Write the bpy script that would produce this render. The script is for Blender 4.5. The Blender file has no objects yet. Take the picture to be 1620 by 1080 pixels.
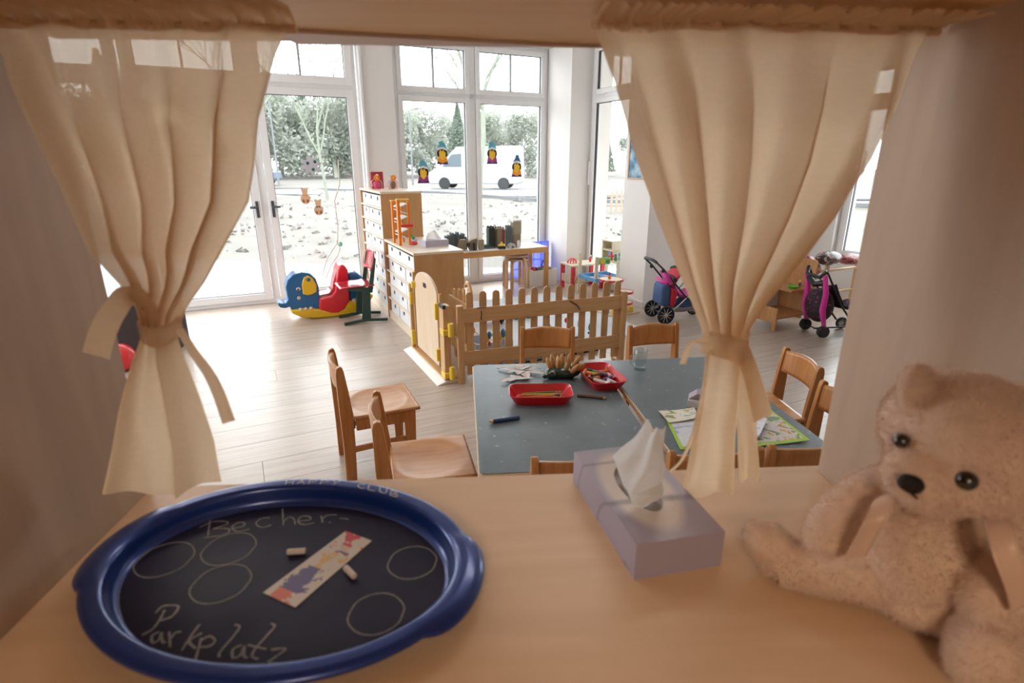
import bpy, bmesh, math, random
import numpy as np
from mathutils import Vector, Matrix, Euler, noise
random.seed(7)
R = math.radians
scn = bpy.context.scene
C = scn.collection

# ------------------------------------------------------------------ camera
CAM_H = 1.5
F = 880.0
PITCH = math.atan(285 / 880.0)
cam_d = bpy.data.cameras.new('camera')
cam = bpy.data.objects.new('camera', cam_d)
C.objects.link(cam)
cam.location = (0, 0, CAM_H)
cam.rotation_euler = (math.pi / 2 - PITCH, 0, 0)
cam_d.sensor_width = 36
cam_d.lens = F * 36 / 1620
cam_d.clip_start = 0.02
cam_d.clip_end = 300
cam_d.dof.use_dof = True
cam_d.dof.focus_distance = 2.9
cam_d.dof.aperture_fstop = 4.5
scn.camera = cam

# ------------------------------------------------------------------ world, lights, exposure
scn.view_settings.view_transform = 'Standard'
scn.view_settings.look = 'None'
scn.view_settings.gamma = 1
scn.view_settings.use_curve_mapping = False
scn.view_settings.exposure = 0.40
world = bpy.data.worlds.new('overcast_sky')
scn.world = world
world.use_nodes = True
wn = world.node_tree.nodes
bg = wn['Background']
bg.inputs[0].default_value = (0.93, 0.97, 1.0, 1)
bg.inputs[1].default_value = 5.6


def area_light(name, loc, size, power, col, size_y=None):
    d = bpy.data.lights.new(name, 'AREA')
    d.energy = power
    d.color = col
    d.shape = 'RECTANGLE'
    d.size = size
    d.size_y = size_y or size
    o = bpy.data.objects.new(name, d)
    C.objects.link(o)
    o.location = loc
    return o


WARM = (1.0, 0.76, 0.52)
SOFT = (1.0, 0.93, 0.86)
# added fill lights under the ceiling, out of frame over the play area
area_light('room_fill', (0.6, 2.6, 2.82), 1.2, 8, SOFT, 0.3)
area_light('room_fill', (-2.2, 3.0, 2.82), 1.2, 8, SOFT, 0.3)
# added warm fill from behind the camera, brightens counter and teddy
o = area_light('booth_fill', (-0.25, -1.9, 2.45), 0.5, 17, WARM)
o.rotation_euler = (R(50), 0, 0)

# ------------------------------------------------------------------ frames and helpers
TH = R(26)
cT, sT = math.cos(TH), math.sin(TH)
cP, sP = math.cos(PITCH), math.sin(PITCH)


def rw(u, w, z=0.0):
    """room frame (u along the window wall, w towards it) -> world"""
    return Vector((u * cT - w * sT, u * sT + w * cT, z))


def ray(x, y):
    a, b = (x - 810) / F, (540 - y) / F
    return Vector((a, cP + b * sP, -sP + b * cP))


def onz(x, y, z=0.0):
    r = ray(x, y)
    t = (z - CAM_H) / r.z
    return Vector((r.x * t, r.y * t, z))


def onY(x, y, Y):
    r = ray(x, y)
    t = Y / r.y
    return Vector((r.x * t, Y, CAM_H + r.z * t))


class MB:
    def __init__(s):
        s.v, s.f, s.m = [], [], []

    def add(s, vs, fs, m=0):
        b = len(s.v)
        s.v += [Vector(v) for v in vs]
        s.f += [tuple(b + i for i in f) for f in fs]
        s.m += [m] * len(fs)
        return s

    def box(s, x0, x1, y0, y1, z0, z1, m=0, M=None):
        vs = [Vector(p) for p in ((x0, y0, z0), (x1, y0, z0), (x1, y1, z0), (x0, y1, z0), (x0, y0, z1), (x1, y0, z1), (x1, y1, z1), (x0, y1, z1))]
        if M: vs = [M @ v for v in vs]
        return s.add(vs, [(0, 3, 2, 1), (4, 5, 6, 7), (0, 1, 5, 4), (1, 2, 6, 5), (2, 3, 7, 6), (3, 0, 4, 7)], m)

    def bar(s, p, q, a, b, m=0, up=(0, 0, 1)):
        """rectangular bar from p to q; a = width sideways, b = thickness along up"""
        p, q = Vector(p), Vector(q)
        d = (q - p).normalized()
        up = Vector(up)
        sd = d.cross(up)
        if sd.length < 1e-4: sd = d.cross(Vector((1, 0, 0)))
        sd.normalize()
        u = sd.cross(d).normalized()
        o = [sd * a / 2 + u * b / 2, -sd * a / 2 + u * b / 2, -sd * a / 2 - u * b / 2, sd * a / 2 - u * b / 2]
        return s.add([p + k for k in o] + [q + k for k in o], [(3, 2, 1, 0), (4, 5, 6, 7), (0, 1, 5, 4), (1, 2, 6, 5), (2, 3, 7, 6), (3, 0, 4, 7)], m)

    def tube(s, pts, r, n=8, m=0, closed=False, cap=True):
        pts = [Vector(p) for p in pts]
        N = len(pts)
        rs = r if isinstance(r, (list, tuple)) else [r] * N
        vs, fs = [], []
        pu = None
        for i, p in enumerate(pts):
            a = pts[(i - 1) % N] if (closed or i > 0) else p
            b = pts[(i + 1) % N] if (closed or i < N - 1) else p
            d = (b - a).normalized()
            if pu is None:
                pu = d.orthogonal().normalized()
            else:
                pu = (pu - d * pu.dot(d))
                pu = pu.normalized() if pu.length > 1e-6 else d.orthogonal().normalized()
            w = d.cross(pu)
            for k in range(n):
                t = 2 * math.pi * k / n
                vs.append(p + (pu * math.cos(t) + w * math.sin(t)) * rs[i])
        L = N if closed else N - 1
        for i in range(L):
            j = (i + 1) % N
            for k in range(n):
                l = (k + 1) % n
                fs.append((i * n + k, i * n + l, j * n + l, j * n + k))
        if cap and not closed:
            fs.append(tuple(reversed(range(n))))
            fs.append(tuple((N - 1) * n + k for k in range(n)))
        return s.add(vs, fs, m)

    def lathe(s, prof, n=24, c=(0, 0, 0), m=0, M=None, sx=1, sy=1):
        c = Vector(c)
        vs, fs = [], []
        for (r, z) in prof:
            for k in range(n):
                t = 2 * math.pi * k / n
                v = Vector((r * math.cos(t) * sx, r * math.sin(t) * sy, z))
                vs.append((M @ v if M else v) + c)
        for i in range(len(prof) - 1):
            for k in range(n):
                l = (k + 1) % n
                fs.append((i * n + k, i * n + l, (i + 1) * n + l, (i + 1) * n + k))
        if prof[0][0] > 1e-5: fs.append(tuple(reversed(range(n))))
        if prof[-1][0] > 1e-5: fs.append(tuple((len(prof) - 1) * n + k for k in range(n)))
        return s.add(vs, fs, m)

    def cyl(s, p, q, r, n=16, m=0, r2=None):
        return s.tube([p, q], [r, r if r2 is None else r2], n, m)

    def ball(s, c, r, n=16, m=0, M=None):
        if not isinstance(r, (tuple, list)): r = (r, r, r)
        c = Vector(c)
        h = n // 2
        vs, fs = [], []
        for i in range(h + 1):
            a = math.pi * i / h
            for k in range(n):
                t = 2 * math.pi * k / n
                v = Vector((r[0] * math.sin(a) * math.cos(t), r[1] * math.sin(a) * math.sin(t), r[2] * math.cos(a)))
                vs.append((M @ v if M else v) + c)
        for i in range(h):
            for k in range(n):
                l = (k + 1) % n
                fs.append((i * n + k, (i + 1) * n + k, (i + 1) * n + l, i * n + l))
        return s.add(vs, fs, m)

    def prism(s, poly, o, ex, ey, ez, m=0):
        """polygon in (ex, ey) plane at o, extruded by vector ez"""
        o, ex, ey, ez = Vector(o), Vector(ex), Vector(ey), Vector(ez)
        n = len(poly)
        a = [o + ex * p[0] + ey * p[1] for p in poly]
        vs = a + [p + ez for p in a]
        fs = [tuple(reversed(range(n))), tuple(range(n, 2 * n))]
        fs += [(i, (i + 1) % n, n + (i + 1) % n, n + i) for i in range(n)]
        return s.add(vs, fs, m)

    def grid(s, fn, nu, nv, m=0, closed=False):
        vs = [fn(i / nu, j / nv) for j in range(nv + 1) for i in range(nu + (0 if closed else 1))]
        w = nu if closed else nu + 1
        fs = []
        for j in range(nv):
            for i in range(nu):
                k = (i + 1) % w if closed else i + 1
                fs.append((j * w + i, j * w + k, (j + 1) * w + k, (j + 1) * w + i))
        return s.add(vs, fs, m)

    def build(s, name, mats, parent=None, o=None, rz=0.0, bevel=0.0, smooth=None, label=None, solid=0.0, seg=2, sub=0):
        """o: world origin subtracted from the vertices (geometry given in world space) when it is a Vector"""
        me = bpy.data.meshes.new(name)
        vs = s.v
        if o is not None: vs = [v - o for v in vs]
        me.from_pydata([tuple(v) for v in vs], [], s.f)
        if not isinstance(mats, (list, tuple)): mats = [mats]
        for mt in mats: me.materials.append(mt)
        if len(mats) > 1: me.polygons.foreach_set('material_index', s.m)
        bm = bmesh.new(); bm.from_mesh(me)
        bmesh.ops.recalc_face_normals(bm, faces=bm.faces)
        bm.to_mesh(me); bm.free()
        if smooth is not None:
            me.polygons.foreach_set('use_smooth', [True] * len(me.polygons))
            if smooth < 179: me.set_sharp_from_angle(angle=R(smooth))
        me.update()
        ob = bpy.data.objects.new(name, me)
        C.objects.link(ob)
        if o is not None and parent is None: ob.location = o
        if parent is not None: ob.parent = parent
        elif rz: ob.rotation_euler.z = rz
        if solid:
            md = ob.modifiers.new('thickness', 'SOLIDIFY'); md.thickness = solid; md.offset = 0
        if sub:
            md = ob.modifiers.new('sub', 'SUBSURF'); md.levels = sub; md.render_levels = sub
        if bevel:
            md = ob.modifiers.new('bevel', 'BEVEL'); md.width = bevel; md.segments = seg; md.limit_method = 'ANGLE'; md.angle_limit = R(40)
            md.harden_normals = False
        if label: ob['label'] = label
        return ob


def tag(o, label, cat, group=None):
    o['label'] = label; o['category'] = cat
    if group: o['group'] = group
    return o


def thing(name, label, cat, loc=(0, 0, 0), rz=0.0, group=None):
    o = bpy.data.objects.new(name, None)
    o.empty_display_size = 0.05
    C.objects.link(o)
    o.location = loc; o.rotation_euler = (0, 0, rz)
    return tag(o, label, cat, group)


def struct(o):
    o['kind'] = 'structure'
    return o


def copy_tree(o, parent=None):
    c = o.copy(); C.objects.link(c); c.parent = parent
    for ch in list(o.children): copy_tree(ch, c)
    return c


def bev_poly(w, h, r, n=4):
    """rounded rectangle 0..w, 0..h"""
    out = []
    for cx, cy, a0 in ((w - r, r, -90), (w - r, h - r, 0), (r, h - r, 90), (r, r, 180)):
        for i in range(n + 1):
            a = R(a0 + 90 * i / n)
            out.append((cx + r * math.cos(a), cy + r * math.sin(a)))
    return out


# ------------------------------------------------------------------ materials
def nt(name):
    m = bpy.data.materials.new(name); m.use_nodes = True
    t = m.node_tree
    return m, t, t.nodes, t.links, t.nodes['Principled BSDF']


def plain(name, col, rough=0.5, metal=0.0, spec=0.5, noise_amt=0.06, scale=30.0, bump=0.0, coat=0.0, sheen=0.0):
    m, t, n, l, b = nt(name)
    tc = n.new('ShaderNodeTexCoord')
    nz = n.new('ShaderNodeTexNoise'); nz.inputs['Scale'].default_value = scale; nz.inputs['Detail'].default_value = 4
    l.new(tc.outputs['Object'], nz.inputs['Vector'])
    mx = n.new('ShaderNodeMix'); mx.data_type = 'RGBA'
    mx.inputs[6].default_value = tuple(max(0, c * (1 - noise_amt)) for c in col) + (1,)
    mx.inputs[7].default_value = tuple(min(1, c * (1 + noise_amt)) for c in col) + (1,)
    l.new(nz.outputs['Fac'], mx.inputs[0]); l.new(mx.outputs[2], b.inputs['Base Color'])
    b.inputs['Roughness'].default_value = rough; b.inputs['Metallic'].default_value = metal
    b.inputs['Specular IOR Level'].default_value = spec
    b.inputs['Coat Weight'].default_value = coat
    b.inputs['Sheen Weight'].default_value = sheen
    if bump:
        bp = n.new('ShaderNodeBump'); bp.inputs['Strength'].default_value = bump; bp.inputs['Distance'].default_value = 0.002
        l.new(nz.outputs['Fac'], bp.inputs['Height']); l.new(bp.outputs['Normal'], b.inputs['Normal'])
    return m


def wood(name, c1, c2, axis='X', scale=6.0, rough=0.4, stretch=14.0, rand=0.0, coords='Object', spec=0.4, ring=0.5):
    """grain runs along axis"""
    m, t, n, l, b = nt(name)
    tc = n.new('ShaderNodeTexCoord')
    mp = n.new('ShaderNodeMapping')
    sc = [stretch, stretch, stretch]
    sc['XYZ'.index(axis)] = 1.0
    mp.inputs['Scale'].default_value = sc
    l.new(tc.outputs[coords], mp.inputs['Vector'])
    n1 = n.new('ShaderNodeTexNoise'); n1.inputs['Scale'].default_value = scale; n1.inputs['Detail'].default_value = 6; n1.inputs['Distortion'].default_value = 0.6
    n2 = n.new('ShaderNodeTexNoise'); n2.inputs['Scale'].default_value = scale * .25; n2.inputs['Detail'].default_value = 3; n2.inputs['Distortion'].default_value = 1.2
    oi = n.new('ShaderNodeObjectInfo')
    if rand:
        ad = n.new('ShaderNodeVectorMath'); ad.operation = 'SCALE'
        ad.inputs[0].default_value = (7.1, 3.3, 5.7)
        l.new(oi.outputs['Random'], ad.inputs['Scale'])
        l.new(ad.outputs[0], mp.inputs['Location'])
    l.new(mp.outputs[0], n1.inputs['Vector']); l.new(mp.outputs[0], n2.inputs['Vector'])
    mx = n.new('ShaderNodeMath'); mx.operation = 'MULTIPLY_ADD'
    l.new(n1.outputs['Fac'], mx.inputs[0]); mx.inputs[1].default_value = 1 - ring
    ml = n.new('ShaderNodeMath'); ml.operation = 'MULTIPLY'; l.new(n2.outputs['Fac'], ml.inputs[0]); ml.inputs[1].default_value = ring
    l.new(ml.outputs[0], mx.inputs[2])
    cr = n.new('ShaderNodeValToRGB')
    cr.color_ramp.elements[0].position = 0.36; cr.color_ramp.elements[0].color = tuple(c1) + (1,)
    cr.color_ramp.elements[1].position = 0.64; cr.color_ramp.elements[1].color = tuple(c2) + (1,)
    l.new(mx.outputs[0], cr.inputs['Fac'])
    out = cr.outputs['Color']
    if rand:
        hs = n.new('ShaderNodeHueSaturation')
        mr = n.new('ShaderNodeMapRange'); mr.inputs['To Min'].default_value = 1 - rand; mr.inputs['To Max'].default_value = 1 + rand
        l.new(oi.outputs['Random'], mr.inputs['Value']); l.new(mr.outputs[0], hs.inputs['Value'])
        l.new(out, hs.inputs['Color']); out = hs.outputs['Color']
    l.new(out, b.inputs['Base Color'])
    bp = n.new('ShaderNodeBump'); bp.inputs['Strength'].default_value = 0.12; bp.inputs['Distance'].default_value = 0.001
    l.new(n1.outputs['Fac'], bp.inputs['Height']); l.new(bp.outputs['Normal'], b.inputs['Normal'])
    b.inputs['Roughness'].default_value = rough; b.inputs['Specular IOR Level'].default_value = spec
    return m


def glass_mat(name, tint=(1, 1, 1), refl=1.0):
    m, t, n, l, b = nt(name)
    n.remove(b)
    tr = n.new('ShaderNodeBsdfTransparent'); tr.inputs[0].default_value = tuple(tint) + (1,)
    gl = n.new('ShaderNodeBsdfGlossy'); gl.inputs['Roughness'].default_value = 0.02
    lw = n.new('ShaderNodeLayerWeight'); lw.inputs['Blend'].default_value = .5
    pw = n.new('ShaderNodeMath'); pw.operation = 'POWER'; pw.inputs[1].default_value = 4.5; l.new(lw.outputs['Facing'], pw.inputs[0])
    ms = n.new('ShaderNodeMath'); ms.operation = 'MULTIPLY_ADD'; ms.inputs[1].default_value = .9 * min(refl, 1); ms.inputs[2].default_value = .035 * refl; ms.use_clamp = True
    l.new(pw.outputs[0], ms.inputs[0])
    mx = n.new('ShaderNodeMixShader')
    l.new(ms.outputs[0], mx.inputs[0]); l.new(tr.outputs[0], mx.inputs[1]); l.new(gl.outputs[0], mx.inputs[2])
    l.new(mx.outputs[0], n['Material Output'].inputs['Surface'])
    return m


def cloth_mat(name, col, transl=0.45, transp=0.12, weave=900.0):
    m, t, n, l, b = nt(name)
    n.remove(b)
    tc = n.new('ShaderNodeTexCoord')
    nz = n.new('ShaderNodeTexNoise'); nz.inputs['Scale'].default_value = weave * .2; nz.inputs['Detail'].default_value = 2
    mp = n.new('ShaderNodeMapping'); mp.inputs['Scale'].default_value = (.25, 1, 1.6)
    l.new(tc.outputs['Object'], mp.inputs[0]); l.new(mp.outputs[0], nz.inputs['Vector'])
    mc = n.new('ShaderNodeMix'); mc.data_type = 'RGBA'
    mc.inputs[6].default_value = tuple(c * .93 for c in col) + (1,); mc.inputs[7].default_value = tuple(min(1, c * 1.05) for c in col) + (1,)
    l.new(nz.outputs['Fac'], mc.inputs[0])
    df = n.new('ShaderNodeBsdfDiffuse'); tl = n.new('ShaderNodeBsdfTranslucent'); tp = n.new('ShaderNodeBsdfTransparent')
    l.new(mc.outputs[2], df.inputs[0]); l.new(mc.outputs[2], tl.inputs[0])
    tp.inputs[0].default_value = (1, .97, .9, 1)
    bp = n.new('ShaderNodeBump'); bp.inputs['Strength'].default_value = .15; bp.inputs['Distance'].default_value = .001
    l.new(nz.outputs['Fac'], bp.inputs['Height']); l.new(bp.outputs[0], df.inputs['Normal'])
    a = n.new('ShaderNodeMixShader'); a.inputs[0].default_value = transl
    l.new(df.outputs[0], a.inputs[1]); l.new(tl.outputs[0], a.inputs[2])
    c = n.new('ShaderNodeMixShader'); c.inputs[0].default_value = transp
    l.new(a.outputs[0], c.inputs[1]); l.new(tp.outputs[0], c.inputs[2])
    l.new(c.outputs[0], n['Material Output'].inputs['Surface'])
    return m


WALL = plain('wall_paint', (.81, .785, .765), .9, noise_amt=.015, scale=3, bump=0)
CEIL = plain('ceiling_paint', (.82, .81, .80), .9, noise_amt=.01, scale=3)
PVC = plain('white_window_profile', (.84, .84, .85), .35, noise_amt=.01)
GASKET = plain('black_rubber_gasket', (.03, .03, .04), .6)
GLASS = glass_mat('window_glass', (.97, .985, .98), .8)
PLANK = wood('floor_plank_oak', (.40, .32, .265), (.52, .43, .36), 'X', 5, .30, 16, rand=.05, spec=.5)
FLOORB = plain('floor_joint', (.30, .235, .19), .8)
SKIRT = plain('skirting_white', (.72, .68, .64), .5)
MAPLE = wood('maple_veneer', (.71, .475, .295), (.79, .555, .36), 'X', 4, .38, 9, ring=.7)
MAPLE_V = wood('maple_upright_shaded', (.47, .335, .245), (.56, .41, .305), 'Z', 4, .5, 9, ring=.7)  # side-wall shade darkened into the maple colour
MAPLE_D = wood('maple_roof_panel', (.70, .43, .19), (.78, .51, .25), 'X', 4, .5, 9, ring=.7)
BEECH = wood('beech_chair_wood', (.43, .175, .05), (.56, .26, .09), 'Z', 6, .33, 12, rand=.06, spec=.5)
BEECH_S = wood('beech_seat_wood', (.50, .22, .08), (.62, .31, .13), 'Y', 5, .28, 10, rand=.05, spec=.5)
PINE = wood('light_beech_fence', (.54, .31, .14), (.64, .40, .20), 'Z', 6, .4, 10, rand=.05)
PINEX = wood('light_beech_rail', (.54, .31, .14), (.64, .40, .20), 'X', 6, .4, 10, rand=.05)
CABW = wood('cabinet_veneer', (.50, .27, .115), (.56, .325, .15), 'Z', 5, .45, 9)
CABT = wood('cabinet_pale_edge', (.74, .62, .48), (.80, .69, .56), 'Y', 5, .4, 9)
WHITE = plain('white_card', (.80, .80, .80), .6, noise_amt=.01)
BLACK = plain('black_plastic', (.015, .015, .018), .45)
DARK = plain('dark_metal', (.05, .05, .055), .4, metal=.5)
# ================================================================== THE ROOM
def rbox(name, boxes, mat, bevel=0, parent=None):
    mb = MB()
    for b in boxes: mb.box(*b)
    o = mb.build(name, mat, parent, rz=TH if parent is None else 0, bevel=bevel)
    return o


CZ = 2.85
WI, WO = 6.50, 6.86          # inner and outer face of the window wall
WF = 6.60                    # inner face of the window frames
U0, U1 = -3.4, 6.2
W0 = -2.2
# back wall with windows: piers and lintel
struct(rbox('wall_back', [(U0, -2.0, WI, WO, 0, CZ), (1.38, 1.74, WI, WO, 0, CZ), (-2.0, 1.38, WI, WO, 2.80, CZ), (1.74, 3.72, WI, WO, 2.80, CZ), (3.72, 4.2, WI, WO, 0, CZ)], WALL))
# corner pier + right wall holding the narrow window
struct(rbox('wall_right', [(3.72, 4.0, 6.05, 6.50, 0, CZ), (4.0, 4.30, 6.05, 6.50, 0, CZ), (3.80, 4.30, 4.60, 5.04, 0, CZ), (3.98, 4.30, 5.04, 6.05, 2.80, CZ), (3.80, 4.0, 5.04, 6.05, 2.84, CZ)], WALL))
struct(rbox('wall_recess', [(4.30, U1 + .3, 4.60, 4.90, 0, CZ)], WALL))
struct(rbox('wall_far_right', [(U1, U1 + .3, W0, 2.9, 0, CZ), (U1, U1 + .3, 4.22, 4.6, 0, CZ), (U1, U1 + .3, 2.9, 4.22, 0, .42), (U1, U1 + .3, 2.9, 4.22, 2.5, CZ)], WALL))
struct(rbox('wall_left', [(U0 - .3, U0, W0, 3.6, 0, CZ), (U0 - .3, U0, 6.2, WO, 0, CZ), (U0 - .3, U0, 3.6, 6.2, 2.6, CZ)], WALL))
struct(rbox('wall_front', [(U0 - .3, U1 + .3, W0 - .2, W0, 0, CZ)], WALL))
struct(rbox('ceiling', [(U0 - .3, U1 + .3, W0 - .2, WO, CZ, CZ + .2)], CEIL))
struct(rbox('baseboard_right', [(3.785, 3.80, 4.585, 5.04, 0, .07)], SKIRT, .003))
struct(rbox('baseboard_recess', [(3.80, U1, 4.585, 4.60, 0, .07)], SKIRT, .003))

# floor: joint-coloured base plus single planks where the camera can tell them apart
fl = struct(rbox('floor', [(U0 - .3, U1 + .3, W0 - .2, WO, -.2, -.004)], FLOORB))
PW, PL = .235, 1.9
pm = MB(); pm.box(0, PL - .0014, 0, PW - .0012, -.004, 0.0)
pl0 = None
row = 0
w = .55
cnt = 0
rp = random.Random(3)
while w < WI + .1:
    off = rp.random() * PL
    u = U0 - off
    while u < U1:
        if u + PL > U0 - .2:
            if pl0 is None:
                pl0 = pm.build('plank', PLANK, fl, bevel=.001, seg=1); o = pl0
            else:
                o = pl0.copy(); C.objects.link(o)
            o.location = (u, w, 0)
            cnt += 1
        u += PL
    w += PW
rbox('near_planks', [(U0 - .3, U1 + .3, W0, .55, -.004, 0)], PLANK, parent=fl)['kind'] = 'stuff'


def pane_frame(mb, u0, u1, z0, z1, t, w0, w1):
    mb.box(u0, u0 + t, w0, w1, z0, z1); mb.box(u1 - t, u1, w0, w1, z0, z1)
    mb.box(u0 + t, u1 - t, w0, w1, z0, z0 + t); mb.box(u0 + t, u1 - t, w0, w1, z1 - t, z1)


def window_unit(name, u0, u1, z0, z1, zt, leaves, door=False, muntins=(), o=None, rz=TH, top_leaf=True):
    """frame with leaves (list of u breaks) below the transom zt and top lights above; faces -w"""
    root = bpy.data.objects.new(name, None); C.objects.link(root)
    root['kind'] = 'structure'
    root.location = o or (0, 0, 0); root.rotation_euler.z = rz
    fr = MB()
    w0, w1 = WF, WF + .075
    pane_frame(fr, u0, u1, z0, z1, .05, w0, w1)
    fr.box(u0 + .05, u1 - .05, w0, w1, zt - .03, zt + .03)
    for u in leaves[1:-1]:
        fr.box(u - .035, u + .035, w0, w1, z0 + .05, z1 - .05)
    fr.build('outer_frame', PVC, root, bevel=.004)
    for i in range(len(leaves) - 1):
        a, b = leaves[i], leaves[i + 1]
        a += .04; b -= .04
        lf = MB(); t = .055 if not door else .075
        zb, ztp = z0 + .04, zt - .02
        pane_frame(lf, a, b, zb, ztp, t, w0 - .018, w0 + .06)
        lo = lf.build('door_leaf' if door else 'casement', PVC, root, bevel=.004)
        g = MB(); pane_frame(g, a + t - .001, b - t + .001, zb + t - .001, ztp - t + .001, .006, w0 + .0, w0 + .03)
        g.build('gasket', GASKET, lo)
        p = MB(); p.box(a + t, b - t, w0 + .015, w0 + .021, zb + t, ztp - t); p.build('pane', GLASS, lo)
        # top light
        lf = MB(); pane_frame(lf, a, b, zt + .02, z1 - .04, t, w0 - .018, w0 + .06)
        lo2 = lf.build('top_light', PVC, root, bevel=.004)
        g = MB(); pane_frame(g, a + t - .001, b - t + .001, zt + .02 + t - .001, z1 - .04 - t + .001, .006, w0, w0 + .03)
        g.build('gasket', GASKET, lo2)
        p = MB(); p.box(a + t, b - t, w0 + .015, w0 + .021, zt + .02 + t, z1 - .04 - t); p.build('pane', GLASS, lo2)
        if muntins:
            mu = MB()
            for fz in muntins:
                uu = a + (b - a) * fz
                mu.box(uu - .011, uu + .011, w0 + .008, w0 + .03, zt + .02 + t, z1 - .04 - t)
            mu.build('muntin', MUNT, lo2)
        hg = MB(); hg.box(a + .12, a + .24, w0 - .024, w0 - .014, zt + .012, zt + .02); hg.build('hinge', PVC, lo2)
        if door:
            h = MB()
            uh = b - .037 if i == 0 else a + .037
            h.box(uh - .014, uh + .014, w0 - .026, w0 - .018, .93, 1.10)
            h.cyl((uh, w0 - .02, 1.04), (uh, w0 - .065, 1.04), .009, 10)
            h.tube([(uh, w0 - .062, 1.04), (uh + (-.02 if i == 0 else .02), w0 - .066, 1.04), (uh + (-.07 if i == 0 else .07), w0 - .062, 1.04)], .013, 8)
            h.build('handle', HANDLE, lo, smooth=40, label='grey metal lever handle')
    return root


MUNT = plain('muntin_grey', (.42, .44, .46), .5)
HANDLE = plain('lever_grey', (.10, .12, .15), .35, metal=.6)
window_unit('door_1', -.76, 1.36, 0, 2.80, 2.245, [-.76, .30, 1.36], door=True, muntins=(.47,))
window_unit('window_1', -1.98, -.78, 0, 2.80, 2.245, [-1.98, -.78], muntins=(.5,))
window_unit('window_2', 1.76, 3.71, 0.0, 2.80, 2.225, [1.76, 2.70, 3.71], muntins=(.5,))
# narrow window in the right wall: same unit turned by -90 degrees; local u -> -w
wd = window_unit('window_3', -6.05, -5.04, 0.0, 2.80, 2.225, [-6.05, -5.04], muntins=(.5,), o=rw(4.02 - WF, 0), rz=TH - math.pi / 2)
wd4 = window_unit('window_4', -4.22, -2.9, 0.42, 2.5, 2.1, [-4.22, -2.9], o=rw(U1 + .08 - WF, 0), rz=TH - math.pi / 2)
# white strip painting the lit reveal beside the door, cord winder of the blind
struct(rbox('lit_reveal_1', [(1.375, 1.40, 6.47, 6.50, 0, 2.80)], PVC, .004))
sb = rbox('blind_winder', [(3.985, 4.012, 6.0, 6.04, 1.22, 1.50)], PVC, .006)
mb = MB(); mb.tube([(4.0, 6.02, 1.5), (4.0, 6.022, 2.0), (4.0, 6.02, 2.8)], .004, 6); mb.build('strap', PVC, sb)
tag(sb, 'white strap winder of the roller blind on the corner wall', 'blind winder')

# ================================================================== THE BOOTH (toy shop / puppet stage the camera looks out of)
YB = R(3.4)
bo = Vector((-.03, .42, 0))
booth = thing('play_booth', 'maple veneer play booth framing the view, with counter, side walls and roof panel', 'play booth', bo, YB)
# local frame: x to the right, y forward; counter top at z=1
mb = MB(); mb.prism([(-.528, -.70), (.572, -.70), (.572, .379), (.592, .379), (.592, .395), (-.528, .395)], (0, 0, .978), (1, 0, 0), (0, 1, 0), (0, 0, .022)); mb.build('counter_board', MAPLE, booth, bevel=.0012)
mb = MB(); mb.box(-.557, -.528, -.75, .392, 0, 1.665); mb.build('side_wall', MAPLE_V, booth, bevel=.001)  # both side walls run on unseen behind the camera to cut back light
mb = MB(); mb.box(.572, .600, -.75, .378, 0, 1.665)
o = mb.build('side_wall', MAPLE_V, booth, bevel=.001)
mb = MB(); mb.box(-.57, .61, -.75, .470, 1.66, 1.682); mb.build('roof_panel', MAPLE_D, booth, bevel=.001)  # rear part out of view, lengthened to shade the booth
mb = MB(); mb.box(-.528, .572, .36, .378, 0, .978); mb.build('front_panel', MAPLE, booth, bevel=.001)
mb = MB(); mb.prism([(-.245, .466), (.20, .466), (.12, .458), (-.25, .385)], (0, 0, 1.6555), (1, 0, 0), (0, 1, 0), (0, 0, .0045)); mb.build('trim_strip', plain('pale_strip', (.66, .52, .46), .5), booth, bevel=.001)

# ---- curtains
CURT = cloth_mat('cream_muslin', (.90, .715, .50), .60, .04)
CURT2 = cloth_mat('cream_muslin_band', (.84, .64, .43), .45, .01)


def cplane(x, y, off=0.0):
    """point of the curtain plane seen in direction (x, y), moved off metres towards the camera"""
    r = ray(x, y)
    # plane Y = .692 + .10 X
    t = (.692 - off) / (r.y - .10 * r.x)
    p = Vector((r.x * t, r.y * t, CAM_H + r.z * t))
    return p


def interp(rows, y):
    if y <= rows[0][0]: return rows[0][1:]
    for a, b in zip(rows, rows[1:]):
        if y <= b[0]:
            k = (y - a[0]) / (b[0] - a[0]); k2 = k
            return tuple(a[i] + (b[i] - a[i]) * k2 for i in range(1, len(a)))
    return rows[-1][1:]


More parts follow.
